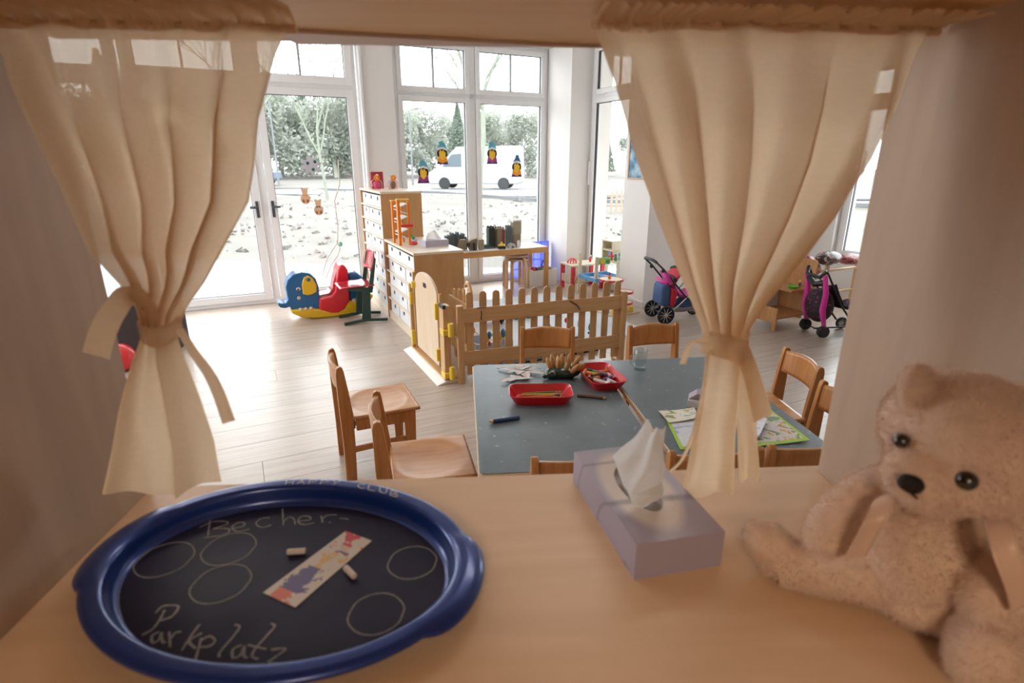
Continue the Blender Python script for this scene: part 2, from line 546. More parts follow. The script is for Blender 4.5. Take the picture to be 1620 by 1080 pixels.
def curtain(name, label, upper, skirt_parts, tie, tails, seed, nf, header):
    root = thing(name, label, 'curtain', (0, 0, 0))
    rnd = random.Random(seed)
    ph = [rnd.random() * 6.28 for _ in range(6)]
    og = cplane(tie[0], tie[1]); root.location = og

    def env(t): return min(1, 6 * t, 6 * (1 - t))

    def fold(t, tight):
        g = math.sin(2 * math.pi * nf * t + ph[0] + 1.1 * math.sin(5 * t + ph[1])) + .18 * math.sin(2 * math.pi * nf * 2.1 * t + ph[2])
        return g
    y0, y1 = upper[0][0], upper[-1][0]
    top = interp(upper, y0)

    def up(i, j):
        y = y0 + (y1 - y0) * (j ** .9)
        xl, xr, amp, lat = interp(upper, y)
        t = i
        tt = t + env(t) * lat * (.95 + .5 * math.sin(4.1 * t + ph[4])) * math.sin(2 * math.pi * nf * t + ph[0] + 1.1 * math.sin(5 * t + ph[1]) + 1.57) / (2 * math.pi * nf)
        yy = y + 6 * math.sin(3.1 * t * math.pi + ph[3]) * (1 - j)
        p = cplane(xl + (xr - xl) * tt, yy)
        d = amp * fold(t, j)
        d += .006 * noise.noise(Vector((t * 6, j * 3, seed))) * (1 - .5 * j)
        # tie: wrap into a bundle
        k = max(0, (j - .80) / .20)
        d += -.022 * k * (1 - (2 * t - 1) ** 2) * -1
        return p + Vector((0, -d, 0))
    mb = MB(); mb.grid(up, 170, 90)
    mb.build('drape', CURT, root, o=og, smooth=180)
    for (rows, nf2, sd) in skirt_parts:
        ys0, ys1 = rows[0][0], rows[-1][0]
        r2 = random.Random(sd); q = [r2.random() * 6.28 for _ in range(4)]

        def sk(i, j, rows=rows, q=q, nf2=nf2):
            y = ys0 + (ys1 - ys0) * j
            xl, xr, amp, lat = interp(rows, y)
            tt = i + lat * math.sin(2 * math.pi * nf2 * i + q[0] + 1.57) / (2 * math.pi * nf2)
            yy = y + j * 6 * math.sin(2 * math.pi * nf2 * i * .8 + q[1])
            d = amp * (math.sin(2 * math.pi * nf2 * i + q[0]) + .3 * math.sin(2 * math.pi * nf2 * 2.3 * i + q[2])) + .004 * noise.noise(Vector((i * 4, j * 3, sd)))
            d += .02 * (1 - (2 * i - 1) ** 2)
            return cplane(xl + (xr - xl) * tt, yy) + Vector((0, -d - .006, 0))
        mb = MB(); mb.grid(sk, 70, 40)
        mb.build('skirt', CURT, root, o=og, smooth=180)
    # tie band round the gathered cloth
    cx, cy, hw, hh = tie
    c0 = cplane(cx, cy)
    rr = (cplane(cx + hw, cy) - c0).length
    hz = (cplane(cx, cy - hh) - c0).length

    def band(i, j):
        a = 2 * math.pi * i
        z = (j - .5) * 2 * hz
        r_ = rr * (1 + .05 * math.sin(9 * j * 3.1)) * (1 + .06 * math.sin(3 * a))
        return c0 + Vector((math.cos(a) * r_, math.sin(a) * .03 - .004, z + .004 * math.sin(a * 2)))
    mb = MB(); mb.grid(band, 40, 8, closed=True); mb.build('tie_band', CURT2, root, o=og, smooth=180)
    for pts, wd_, dd in tails:
        P = [cplane(x, y, dd) for x, y in pts]

        def tl(i, j, P=P, wd_=wd_):
            s_ = j * (len(P) - 1); k = min(int(s_), len(P) - 2); f_ = s_ - k
            p0, p1 = P[k], P[k + 1]
            pm_, pn_ = P[max(k - 1, 0)], P[min(k + 2, len(P) - 1)]
            p = .5 * ((2 * p0) + (p1 - pm_) * f_ + (2 * pm_ - 5 * p0 + 4 * p1 - pn_) * f_ ** 2 + (3 * p0 - pm_ - 3 * p1 + pn_) * f_ ** 3)
            d = (p1 - p0).normalized()
            sd_ = d.cross(Vector((0, 1, 0))).normalized()
            return p + sd_ * (i - .5) * wd_ * (.75 + .35 * j) + Vector((0, -.003 * math.sin(3 * i + 2 * j), 0))
        mb = MB(); mb.grid(tl, 6, 30)
        mb.build('tie_tail', CURT2, root, o=og, smooth=180)
    # header: rod pocket and a ruffle flopping towards the camera under the roof
    hxl, hxr, hy = header

    def hd(i, j):
        x = hxl + (hxr - hxl) * i
        p = cplane(x, hy + 5 * math.sin(9 * i + ph[3]))
        g = .0045 * math.sin(2 * math.pi * nf * 2.6 * i + ph[1]) + .003 * math.sin(2 * math.pi * nf * 5 * i + ph[2])
        prof = [(0.0, 0.0), (-.002, .010), (-.016, .0165), (-.034, .017), (-.055, .0175), (-.075, .017)]
        s_ = j * (len(prof) - 1); k = min(int(s_), len(prof) - 2); f_ = s_ - k
        dy = prof[k][0] + (prof[k + 1][0] - prof[k][0]) * f_; dz = prof[k][1] + (prof[k + 1][1] - prof[k][1]) * f_
        q = Vector((p.x, p.y + dy - g * 1.3, min(p.z + dz, 1.653) - abs(g) * .9 * j))
        return q
    mb = MB(); mb.grid(hd, 160, 12); mb.build('heading', CURT2, root, o=og, smooth=180)
    a, b = cplane(hxl, hy), cplane(hxr, hy)
    zr = min(a.z, b.z) + .006
    mb = MB(); mb.cyl((a.x, a.y + .006, zr), (b.x, b.y + .006, zr), .005, 12); mb.build('curtain_rod', MAPLE, root, o=og, smooth=40)
    return root


curtain('curtain', 'left cream muslin curtain tied in the middle, hanging beside the blue tray',
        [(44, -25, 455, .004, .2), (90, 12, 436, .007, .6), (140, 30, 424, .010, 1.0), (190, 52, 410, .012, 1.2), (260, 86, 402, .016, 1.15), (320, 115, 392, .017, 1.15), (395, 150, 348, .017, 1.15), (450, 198, 318, .013, 1.3), (490, 224, 290, .011, 1.1), (512, 234, 284, .009, .8)],
        [([(528, 234, 284, .006, .6), (560, 222, 292, .009, .5), (640, 196, 325, .012, .6), (700, 182, 345, .013, .7), (765, 166, 357, .014, .7)], 1.55, 14)],
        (258, 518, 25, 15),
        [([(240, 520), (232, 480), (205, 464), (180, 492), (162, 527), (152, 563)], .026, .022), ([(285, 520), (305, 555), (330, 590), (347, 625), (362, 668)], .013, .018)],
        11, 4.4, (-30, 466, 44))
curtain('curtain', 'right cream muslin curtain tied in the middle, hanging beside the teddy bear',
        [(46, 944, 1472, .004, .2), (90, 960, 1448, .007, .6), (130, 975, 1432, .010, 1.0), (170, 987, 1418, .012, 1.2), (255, 1012, 1378, .016, 1.15), (340, 1042, 1322, .017, 1.15), (430, 1078, 1250, .017, 1.15), (480, 1098, 1208, .013, 1.2), (520, 1113, 1180, .011, .9), (530, 1114, 1179, .009, .8)],
        [([(545, 1112, 1168, .006, .5), (600, 1105, 1166, .008, .4), (680, 1090, 1160, .010, .3), (770, 1072, 1158, .012, .3)], 1.1, 8),
         ([(545, 1150, 1184, .004, .3), (600, 1158, 1187, .005, .3), (680, 1164, 1192, .006, .2), (752, 1166, 1198, .007, .2)], .8, 9)],
        (1146, 540, 33, 18),
        [([(1120, 540), (1100, 540), (1088, 552), (1080, 576)], .010, .02), ([(1172, 548), (1188, 590), (1198, 625), (1208, 662)], .026, .03), ([(1108, 640), (1095, 690), (1078, 728), (1060, 746)], .008, .012)],
        23, 4.7, (936, 1492, 46))
# ================================================================== OUTSIDE
TERR = plain('terrace_paving', (.27, .27, .27), .8, noise_amt=.08, scale=6)
EARTH = plain('bare_earth', (.125, .115, .102), .95, noise_amt=.3, scale=1.2, bump=.5)
ROAD = plain('asphalt_pale', (.155, .16, .17), .9, noise_amt=.08, scale=2)
KERB = plain('kerb_stone', (.12, .12, .125), .9)
STONE = plain('rubble_stone', (.175, .16, .145), .95, noise_amt=.25, scale=3.5)
TREE = plain('bark_hazed', (.34, .35, .30), .9, noise_amt=.3, scale=3)  # trunks paled, distance haze put into the colour
TWIG = cloth_mat('twig_hazed', (.36, .38, .33), .5, 0, 3)  # haze lightened into the crown colour
TWIG2 = cloth_mat('evergreen_hazed', (.26, .30, .25), .5, 0, 3)  # conifer green paled for the same haze

mb = MB()
te = [Vector((-30, 15.5, 0)), Vector((-6.36, 9.35, 0)), Vector((-3.05, 8.75, 0)), Vector((-1.05, 8.42, 0)), Vector((4.0, 8.3, 0)), Vector((6.5, 8.6, 0))]
poly = [(p.x, p.y) for p in te] + [(q.x, q.y) for q in (rw(6.5, 3.0), rw(U1 + .3, 4.9), rw(4.3, 4.9), rw(4.3, WO), rw(U0 - .3, WO), rw(-22, WO))]
mb.prism(poly, (0, 0, -.12), (1, 0, 0), (0, 1, 0), (0, 0, .08))
struct(mb.build('terrace', TERR))


def ground(i, j):
    x = -90 + 180 * i; y = 8.0 + (112 * j * j if j > 0 else 0)
    b = 0
    if 8.8 < y < 34: b = .16 * noise.noise(Vector((x * .8, y * .8, 0))) + .30 * noise.noise(Vector((x * .22, y * .25, 4)))
    f = min(1, max(0, (y - 8.4 - abs(x) * .12) / 3))
    z = -.16 + b * f + (.12 * min(1, max(0, (y - 12) / 8)) if y < 34 else .12)
    return Vector((x, y, z))


mb = MB(); mb.grid(ground, 180, 120)
struct(mb.build('ground', EARTH, smooth=180))
mb = MB(); mb.prism([(-60, 34.5), (30, 22.0), (60, 19), (60, 25), (30, 28), (-60, 41)], (0, 0, -.05), (1, 0, 0), (0, 1, 0), (0, 0, .06)); struct(mb.build('road', ROAD))
mb = MB()
mb.bar((-40, 35.6, .02), (-11, 31.3, .05), .16, .16); mb.bar((-11, 31.3, .05), (-3.5, 28, .04), .14, .14); mb.bar((-3.5, 28, .04), (1.0, 22.7, .03), .14, .14); mb.bar((1.0, 22.7, .03), (30, 16.5, 0), .14, .14)
ks = struct(mb.build('kerb', KERB))
# rubble
rs = random.Random(12)
mb = MB()
for k in range(2600):
    y = 9.0 + 20 * rs.random() ** 1.7; x = -y * .95 + rs.random() * y * 1.5
    if y < 9.6 - x * .12 * (x < 0): continue
    if x > 2.3 and y > 16.5: continue
    r = .02 + .085 * rs.random() ** 3
    g = -.16 + .16 * noise.noise(Vector((x * .8, y * .8, 0))) + .30 * noise.noise(Vector((x * .22, y * .25, 4))) + .12 * min(1, max(0, (y - 12) / 8))
    M = Euler((rs.random() * 3, rs.random() * 3, rs.random() * 3)).to_matrix()
    vs = [Vector(q) * r * (.7 + .6 * rs.random()) for q in ((1, 0, 0), (-1, 0, 0), (0, 1, 0), (0, -1, 0), (0, 0, .7), (0, 0, -.7))]
    mb.add([M @ v + Vector((x, y, g + r * .3)) for v in vs], [(0, 2, 4), (2, 1, 4), (1, 3, 4), (3, 0, 4), (2, 0, 5), (1, 2, 5), (3, 1, 5), (0, 3, 5)])
o = mb.build('rubble', STONE); tag(o, 'pale rubble and stones scattered over the building ground outside', 'rubble'); o['kind'] = 'stuff'


def bare_tree(name, base, h, seed, mat, label, group=None, depth=5, r0=.13, spread=.5):
    t = thing(name, label, 'tree', base, 0, group)
    r_ = random.Random(seed)
    tr, br = MB(), MB()

    def grow(p, d, L, r, lev):
        pts = [p]; rr = [r]
        for k in range(3):
            d = (d + Vector((r_.uniform(-1, 1), r_.uniform(-1, 1), r_.uniform(-.3, .6))) * .13).normalized()
            p = p + d * L / 3; pts.append(p); rr.append(r * (1 - .13 * (k + 1)))
        (tr if lev == 0 else br).tube(pts, rr, 6 if lev < 2 else 3, cap=False)
        if lev >= depth: return
        for k in range(3 if lev else 4):
            a = r_.random() * 6.28
            sd = Vector((math.cos(a), math.sin(a), .35)) * (spread + .25 * r_.random())
            grow(pts[-1] if k < 2 else pts[2], (d + sd).normalized(), L * r_.uniform(.62, .8), r * .58, lev + 1)
    grow(Vector((0, 0, 0)), Vector((0, 0, 1)), h * .33, r0, 0)
    tr.build('trunk', mat, t, smooth=180)
    br.build('branches', mat, t, smooth=180)
    return t


BARK2 = plain('bark_light_green', (.19, .21, .165), .9, noise_amt=.2, scale=4)
bare_tree('bare_tree', Vector((-1.45, 25.5, 0)), 11, 5, BARK2, 'tall bare tree with a pale green trunk behind the right pane of the large window', r0=.17)
bare_tree('bare_tree', Vector((-13.2, 30, 0)), 10, 8, BARK2, 'bare thin tree behind the glass door, left of the paper star', r0=.09)
bare_tree('bare_tree', Vector((-7.4, 23, 0)), 8, 21, BARK2, 'small bare tree standing behind the right half of the glass door', r0=.07)


def crown_mesh(seed, n, conifer):
    r_ = random.Random(seed)
    mb = MB()
    blobs = [(Vector((r_.uniform(-1, 1) * 1.5, r_.uniform(-1, 1) * 1.5, r_.uniform(.7, 5.2))), r_.uniform(.7, 1.5)) for _ in range(13)]
    for k in range(n):
        if conifer:
            z = .6 + 6.2 * r_.random(); rad = (7.0 - z) / 7 * 1.7 * math.sqrt(r_.random()); a = r_.random() * 6.28
            p = Vector((rad * math.cos(a), rad * math.sin(a), z))
        else:
            c, R_ = blobs[r_.randrange(13)]
            v = Vector((r_.gauss(0, 1), r_.gauss(0, 1), r_.gauss(0, 1))).normalized() * R_ * r_.random() ** .4
            p = c + v
        s_ = .07 + .12 * r_.random()
        a = Vector((r_.gauss(0, 1), r_.gauss(0, 1), r_.gauss(0, 1))).normalized() * s_
        b = Vector((r_.gauss(0, 1), r_.gauss(0, 1), r_.gauss(0, 1))).normalized() * s_ * .6
        mb.add([p - a, p + b, p + a, p - b], [(0, 1, 2, 3)])
    return mb


protos = []
kinds = (('woodland_tree', 'bushy haze-paled green tree'), ('conifer', 'dark pointed conifer'), ('woodland_tree', 'tall loose green tree'))
for (nm_, lb_), (s_, con) in zip(kinds, ((1, False), (2, True), (3, False))):
    t = thing(nm_, lb_, 'tree', (0, 0, 0), 0, 'trees of the wood edge outside')
    mb = MB(); mb.tube([(0, 0, 0), (.1, 0, 2), (0, .1, 5)], [.18, .13, .05], 6); mb.build('trunk', TREE, t)
    crown_mesh(s_, 7500, con).build('crown', TWIG2 if con else TWIG, t)
    protos.append(t)
rt = random.Random(9)
used = set()
cnt_t = {}
ORD = ['first', 'second', 'third', 'fourth', 'fifth', 'sixth', 'seventh', 'eighth', 'ninth', 'tenth']
for i in range(42):
    a = -.95 + 1.5 * (i + .5 * rt.random()) / 42
    D = (56, 64, 72)[i % 3] + 2 * rt.random()
    k = (0, 0, 2, 1, 0, 2, 0)[i % 7]
    t = protos[k] if k not in used else copy_tree(protos[k])
    used.add(k)
    px = 810 + F * math.tan(a) / cP
    where = 'behind the left curtain' if px < 400 else ('through the glass door' if px < 560 else ('behind the pillar' if px < 615 else ('through the left pane of the large window' if px < 742 else ('through the right pane of the large window' if px < 865 else ('behind the corner pier' if px < 935 else ('through the narrow corner window' if px < 990 else 'far right behind the walls'))))))
    depth = ('front row', 'middle row', 'back row')[i % 3]
    cnt_t[(k, i % 3)] = cnt_t.get((k, i % 3), 0) + 1
    t['label'] = kinds[k][1] + ' in the ' + depth + ' of the wood edge, ' + ORD[cnt_t[(k, i % 3)] - 1] + ' from the left'
    t.location = (D * math.sin(a), D * math.cos(a), 0)
    sc = .95 + .3 * rt.random() - .25 * (a > .12) + .35 * (a < -.22)
    t.scale = (sc * 1.05, sc * 1.05, sc); t.rotation_euler.z = rt.random() * 6
# far picket fence seen through the narrow window
PALE = plain('weathered_paling', (.28, .22, .17), .9)
t = thing('paling_fence', 'low weathered paling fence outside the narrow corner window', 'fence', (3.0, 17.5, -.05))
mb = MB(); mb.bar((-.5, 0, .25), (7, 0, .25), .03, .06); mb.bar((-.5, 0, .55), (7, 0, .55), .03, .06); mb.build('rail', PALE, t)
q0 = None
for k in range(46):
    if q0 is None:
        mb = MB(); mb.prism([(-.035, 0), (.035, 0), (.035, .68), (0, .75), (-.035, .68)], (0, -.02, 0), (1, 0, 0), (0, 0, 1), (0, -.018, 0)); q0 = q = mb.build('paling', PALE, t)
    else:
        q = q0.copy(); C.objects.link(q)
    q.location = (-.45 + k * .16, 0, .02 * math.sin(k * 1.7)); q.rotation_euler.y = .03 * math.sin(k * 2.3)

for (x_, y_, h_, lab) in ((-14.6, 36.2, 5.2, 'slim pale street pole seen through the glass door'), (-6.6, 38.5, 4.6, 'slim pale street pole seen through the left pane of the large window')):
    t = thing('street_pole', lab, 'pole', (x_, y_, 0))
    mb = MB(); mb.tube([(0, 0, 0), (0, 0, h_)], [.07, .045], 8); mb.build('mast', ROAD, t, smooth=60)
    mb = MB(); mb.tube([(0, 0, h_ - .05), (.25, 0, h_ + .08), (.5, 0, h_ + .1)], .03, 6); mb.build('arm', ROAD, t, smooth=60)
    mb = MB(); mb.box(.4, .8, -.08, .08, h_ + .07, h_ + .14); mb.build('lamp_head', ROAD, t, bevel=.02)
# ---- cars
PAINTW = plain('white_car_paint', (.30, .31, .32), .3, coat=.5)
PAINTB = plain('slate_car_paint', (.10, .14, .20), .3, coat=.5)
CARGLASS = plain('dark_car_glass', (.05, .07, .09), .1)
TYRE = plain('tyre_rubber', (.02, .02, .022), .8)
RIM = plain('wheel_rim_silver', (.62, .63, .65), .3, metal=.6)


def wheel(parent, x, y, r, wd_=.2, name='wheel', z=None):
    z = r if z is None else z
    M = Matrix.Rotation(math.pi / 2, 3, 'X')
    mb = MB(); mb.lathe([(r * .62, -wd_ / 2), (r * .93, -wd_ / 2), (r, -wd_ * .3), (r, wd_ * .3), (r * .93, wd_ / 2), (r * .62, wd_ / 2)], 24, (x, y, z), M=M)
    w_ = mb.build(name, TYRE, parent, smooth=40)
    mb = MB(); mb.lathe([(0, -wd_ * .42), (r * .18, -wd_ * .44), (r * .2, -wd_ * .3), (r * .62, -wd_ * .4), (r * .62, wd_ * .4), (r * .2, wd_ * .3), (r * .18, wd_ * .44), (0, wd_ * .42)], 20, (x, y, z), M=M)
    mb.build('rim', RIM, w_, smooth=40)
    return w_


def vehicle(name, label, loc, rz, prof, glass, wb, wr, width, paint, cat):
    t = thing(name, label, cat, loc, rz)
    mb = MB(); mb.prism(prof, (0, -width / 2, 0), (1, 0, 0), (0, 0, 1), (0, width, 0)); mb.build('body', paint, t, bevel=.06, seg=3)
    for gp in glass:
        mb = MB(); mb.prism(gp, (0, -width / 2 - .012, 0), (1, 0, 0), (0, 0, 1), (0, .03, 0)); mb.build('side_window', CARGLASS, t, bevel=.01)
    for x in wb:
        wheel(t, x, -width / 2 + .08, wr); wheel(t, x, width / 2 - .08, wr)
    return t


v = vehicle('van', 'white van parked on the road behind the large window', (-4.6, 33.5, .0), R(-8), [(-.0, .35), (.05, .9), (.7, 1.2), (1.35, 1.95), (1.7, 2.25), (5.2, 2.3), (5.25, .4), (5.1, .3), (.1, .28)],
            [[(.85, 1.2), (1.4, 1.85), (1.95, 1.9), (1.95, 1.2)]], (.95, 4.3), .33, 1.9, PAINTW, 'van')
mb = MB(); mb.prism([(.66, 1.2), (1.33, 1.93), (1.37, 1.96), (.70, 1.2)], (-.03, -.8, .02), (1, 0, 0), (0, 0, 1), (0, 1.6, 0)); mb.build('windscreen', CARGLASS, v)
v = vehicle('car', 'slate blue car parked outside behind the glass door', (-19.8, 38.5, .02), R(-6), [(0, .3), (.05, .75), (.9, .9), (1.6, 1.4), (3.0, 1.42), (3.8, 1.0), (4.3, .85), (4.35, .4), (4.2, .25), (.1, .25)],
            [[(1.05, .93), (1.65, 1.33), (2.2, 1.35), (2.2, .93)], [(2.3, .93), (2.3, 1.35), (2.95, 1.35), (3.5, .95)]], (.8, 3.5), .33, 1.75, PAINTB, 'car')

# ================================================================== DRAWER CABINETS
DRW = plain('white_drawer_front', (.78, .78, .79), .55, noise_amt=.015)
HOLE_SHADE = plain('hole_shade', (.012, .012, .015), .8)  # near-black standing in for the shade inside holes


def cabinet(label, u, w, W_, D_, H_, rows, cols, gap_cols, seed):
    """local x = depth (front at x 0, facing -u), y along the wall"""
    t = thing('drawer_cabinet', label, 'cabinet', rw(u, w), TH)
    mb = MB()
    mb.box(0.0, D_, 0, .018, 0, H_ - .02); mb.box(0, D_, W_ - .018, W_, 0, H_ - .02); mb.box(D_ - .012, D_, .018, W_ - .018, 0, H_ - .02)
    mb.build('carcass', CABW, t, bevel=.001)
    mb = MB(); mb.box(-.004, D_ + .002, -.004, W_ + .004, H_ - .02, H_); mb.build('top_board', CABT, t, bevel=.0015)
    mb = MB(); mb.box(.0, .018, .018, W_ - .018, 0, .075); mb.build('plinth', CABT, t, bevel=.001)
    rh = (H_ - .02 - .075) / rows
    dw = (W_ - .036) / (cols + .22)
    rr = random.Random(seed)
    proto = None
    for r_ in range(rows):
        z0 = .075 + r_ * rh
        mb = MB(); mb.box(-.002, D_ - .012, .018, W_ - .018, z0 - .008, z0 + .008); mb.build('shelf_board', CABT, t, bevel=.001)
        for c_ in range(cols):
            y0 = .026 + c_ * dw + rr.uniform(-.004, .004)
            if proto is None:
                mb = MB(); hh = rh - .030; ww = dw - .008
                # front with a punched grip hole
                hx0, hx1, hz0, hz1 = ww * .5 - .028, ww * .5 + .028, hh * .56, hh * .56 + .036
                mb.box(0, .004, 0, hx0, 0, hh); mb.box(0, .004, hx1, ww, 0, hh); mb.box(0, .004, hx0, hx1, 0, hz0); mb.box(0, .004, hx0, hx1, hz1, hh)
                mb.box(.004, .36, 0, .004, 0, hh); mb.box(.004, .36, ww - .004, ww, 0, hh); mb.box(.004, .36, .004, ww - .004, 0, .004); mb.box(.356, .36, .004, ww - .004, .004, hh)
                proto = mb.build('drawer', DRW, t)
                mb = MB(); mb.prism(bev_poly(hx1 - hx0 + .002, hz1 - hz0 + .002, .008), (.0035, hx0 - .001, hz0 - .001), (0, 1, 0), (0, 0, 1), (.002, 0, 0)); ph_ = mb.build('grip_hole_shade', HOLE_SHADE, proto)  # dark plate in the opening stands in for its inner shade
                d = proto
            else:
                d = proto.copy(); C.objects.link(d)
                g = ph_.copy(); C.objects.link(g); g.parent = d
            d.location = (.006 + rr.random() * .006, y0, z0 + .011)
    return t


cabinet('low pale wood cabinet of white box drawers behind the baby gate', 1.27, 4.435, .985, .435, .785, 5, 3, 0, 3)
cabinet('tall pale wood cabinet of white box drawers beside the pillar', 1.262, 5.425, .94, .40, 1.225, 8, 3, 0, 5)
# ================================================================== BABY GATE and PICKET FENCE
YEL = plain('yellow_plastic', (.80, .56, .06), .35)
g = thing('baby_gate', 'light wooden baby gate with yellow brackets and white ramp beside the low cabinet', 'gate', rw(1.2, 3.5), TH)
mb = MB(); mb.prism([(-.085, 0), (.11, 0), (.11, .022), (-.02, .022), (-.08, .003)], (0, -.02, 0), (1, 0, 0), (0, 0, 1), (0, .88, 0)); mb.build('ramp_board', plain('white_ramp', (.78, .75, .70), .35), g, bevel=.001)
mb = MB(); mb.box(-.022, .11, 0, .86, .022, .034); mb.build('threshold', PINEX, g, bevel=.002)
mb = MB(); mb.box(-.02, .02, .80, .83, .03, .565); mb.build('hinge_post', PINE, g, bevel=.003)
mb = MB(); mb.box(-.02, .03, -.01, .075, .03, .565); mb.build('latch_post', PINE, g, bevel=.003)
mb = MB(); mb.box(-.022, .0, -.014, .079, .545, .572); mb.build('latch_plate', DARK, g, bevel=.001)
for yy, z1 in ((.765, .665), (.125, .62)):
    pr = [(0, .035), (.026, .035), (.026, z1 - .012)] + [(.013 + .013 * math.cos(a), z1 - .012 + .012 * math.sin(a)) for a in (math.pi * k / 6 for k in range(1, 6))] + [(0, z1 - .012)]
    mb = MB(); mb.prism(pr, (.004, yy, 0), (0, 1, 0), (0, 0, 1), (.02, 0, 0)); mb.build('upright', PINE, g, bevel=.002)
# arched panel with a dark plate for the shade of a grip hole
arc = [(.19, .06), (.73, .06)] + [(.73, .585)] + [(.46 + .27 * math.cos(a), .585 + .125 * math.sin(a)) for a in (math.pi * k / 14 for k in range(1, 14))] + [(.19, .585)]
me_h = MB(); me_h.prism(arc, (.004, 0, 0), (0, 1, 0), (0, 0, 1), (.018, 0, 0))
pn = me_h.build('gate_panel', wood('gate_panel_wood', (.66, .49, .33), (.74, .59, .42), 'Z', 5, .4, 9), g, bevel=.004)
mb = MB(); mb.prism(bev_poly(.07, .035, .012), (.0015, .425, .60), (0, 1, 0), (0, 0, 1), (.0035, 0, 0)); mb.build('grip_hole_shade', HOLE_SHADE, pn)
for (yy, z0, ln) in ((.79, .40, .10), (.72, .55, .05), (.79, .06, .12), (.155, .43, .12), (.155, .12, .09), (.0, .36, .04), (.0, .045, .04)):
    mb = MB()
    if yy == 0.0:
        mb.box(-.03, .035, -.03, .05, z0, z0 + ln); mb.cyl((.02, -.045, z0 - .005), (.02, -.045, z0 + ln + .05), .02, 12)
    else:
        mb.box(-.026, .026, yy - .015, yy + .015, z0, z0 + ln)
    mb.build('bracket', YEL, g, bevel=.004, label='yellow plastic bracket')

fa, fb = rw(1.31, 3.47), rw(2.55, 3.325)
fd = fb - fa; fl_ = fd.length; frz = math.atan2(fd.y, fd.x)
fn = thing('picket_fence', 'low light wooden picket fence with rounded slats behind the tables', 'fence', fa, frz)
for z0 in (.445, .135):
    mb = MB(); mb.box(.0, fl_ - .01, -.024, -.006, z0 - .004, z0 + .098); mb.build('rail', PINEX, fn, bevel=.003)
pk = None
npk = 13
for k in range(npk):
    x = .055 + k * (fl_ - .10) / (npk - 1)
    if pk is None:
        pr = [(-.026, .05), (.026, .05), (.026, .627)] + [(.026 * math.cos(a), .627 + .026 * math.sin(a)) for a in (math.pi * j / 8 for j in range(1, 8))] + [(-.026, .627)]
        mb = MB(); mb.prism(pr, (0, -.006, 0), (1, 0, 0), (0, 0, 1), (0, .014, 0)); q = pk = mb.build('picket', PINE, fn, bevel=.003)
    else:
        q = pk.copy(); C.objects.link(q)
    q.location = (x, 0, 0)
for x in (-.02, fl_ + .005):
    mb = MB(); mb.box(x - .022, x + .022, -.035, .012, 0, .565 if x < 0 else .57); mb.build('fence_post', PINE, fn, bevel=.003)
mb = MB(); mb.box(fl_ - .02, fl_ + .03, -.09, .08, 0, .025); mb.build('foot_bar', PINEX, fn, bevel=.004)
mb = MB(); mb.tube([(.13, -.026, .52), (.132, -.03, .50), (.128, -.028, .47), (.133, -.027, .455)], .0035, 6); mb.tube([(.10, -.026, .542), (.17, -.026, .54)], .003, 6)
mb.tube([(.80, -.026, .535), (.86, -.028, .50), (.885, -.026, .46)], .0035, 6); mb.build('grey_tie', DARK, fn, smooth=60, label='dark tie cord')
# side return of the play pen with a rounded end board
sp_ = thing('pen_side_panel', 'small curved-top wooden side board behind the left end of the picket fence', 'fence', rw(1.40, 3.52), TH)
for k in range(4):
    mb = MB()
    hgt = .66 - .02 * k
    pr = [(-.0225, .05), (.0225, .05), (.0225, hgt - .03)] + [(.0225 * math.cos(a), hgt - .03 + .0225 * math.sin(a)) for a in (math.pi * j / 8 for j in range(1, 8))] + [(-.0225, hgt - .03)]
    mb.prism(pr, (0, .06 + k * .10, 0), (0, 1, 0), (0, 0, 1), (.014, 0, 0)); mb.build('picket', PINE, sp_, bevel=.003)
for z0 in (.445, .135):
    mb = MB(); mb.box(-.018, 0, .0, .42, z0, z0 + .09); mb.build('rail', PINEX, sp_, bevel=.003)
mb = MB(); mb.tube([(0, .02, .56), (0, .0, .63), (0, .03, .685), (0, .07, .69), (0, .10, .66)], .014, 8); mb.build('curved_end', PINE, sp_, smooth=60)

# small toys tied behind the fence and on the rug
TOYR = plain('toy_red', (.72, .03, .04), .3, coat=.3)
TOYB = plain('toy_blue', (.04, .22, .55), .3, coat=.3)
TOYG = plain('toy_green', (.03, .30, .10), .35)
TOYY = plain('toy_yellow', (.85, .58, .04), .35)
TOYO = plain('toy_orange', (.85, .25, .02), .35)
TOYW = plain('toy_white', (.78, .78, .76), .4)
TOYL = plain('toy_lavender', (.45, .45, .62), .5)
TOYP = plain('toy_pink', (.75, .10, .32), .5)
SKINB = plain('teal_deep', (.02, .14, .18), .5)


def blob_toy(name, label, cat, loc, spec, rz=0, group=None):
    """small toy from named ellipsoid parts: (part, centre, radii, material)"""
    t = thing(name, label, cat, loc, rz, group)
    for nm, c, r, m_ in spec:
        mb = MB(); mb.ball(c, r, 14); mb.build(nm, m_, t, smooth=180)
    return t


def on_fence(k, z, dy=.05):
    x = .055 + k * (fl_ - .10) / (npk - 1)
    return fa + Vector((math.cos(frz), math.sin(frz), 0)) * x + Vector((-math.sin(frz), math.cos(frz), 0)) * dy + Vector((0, 0, z))


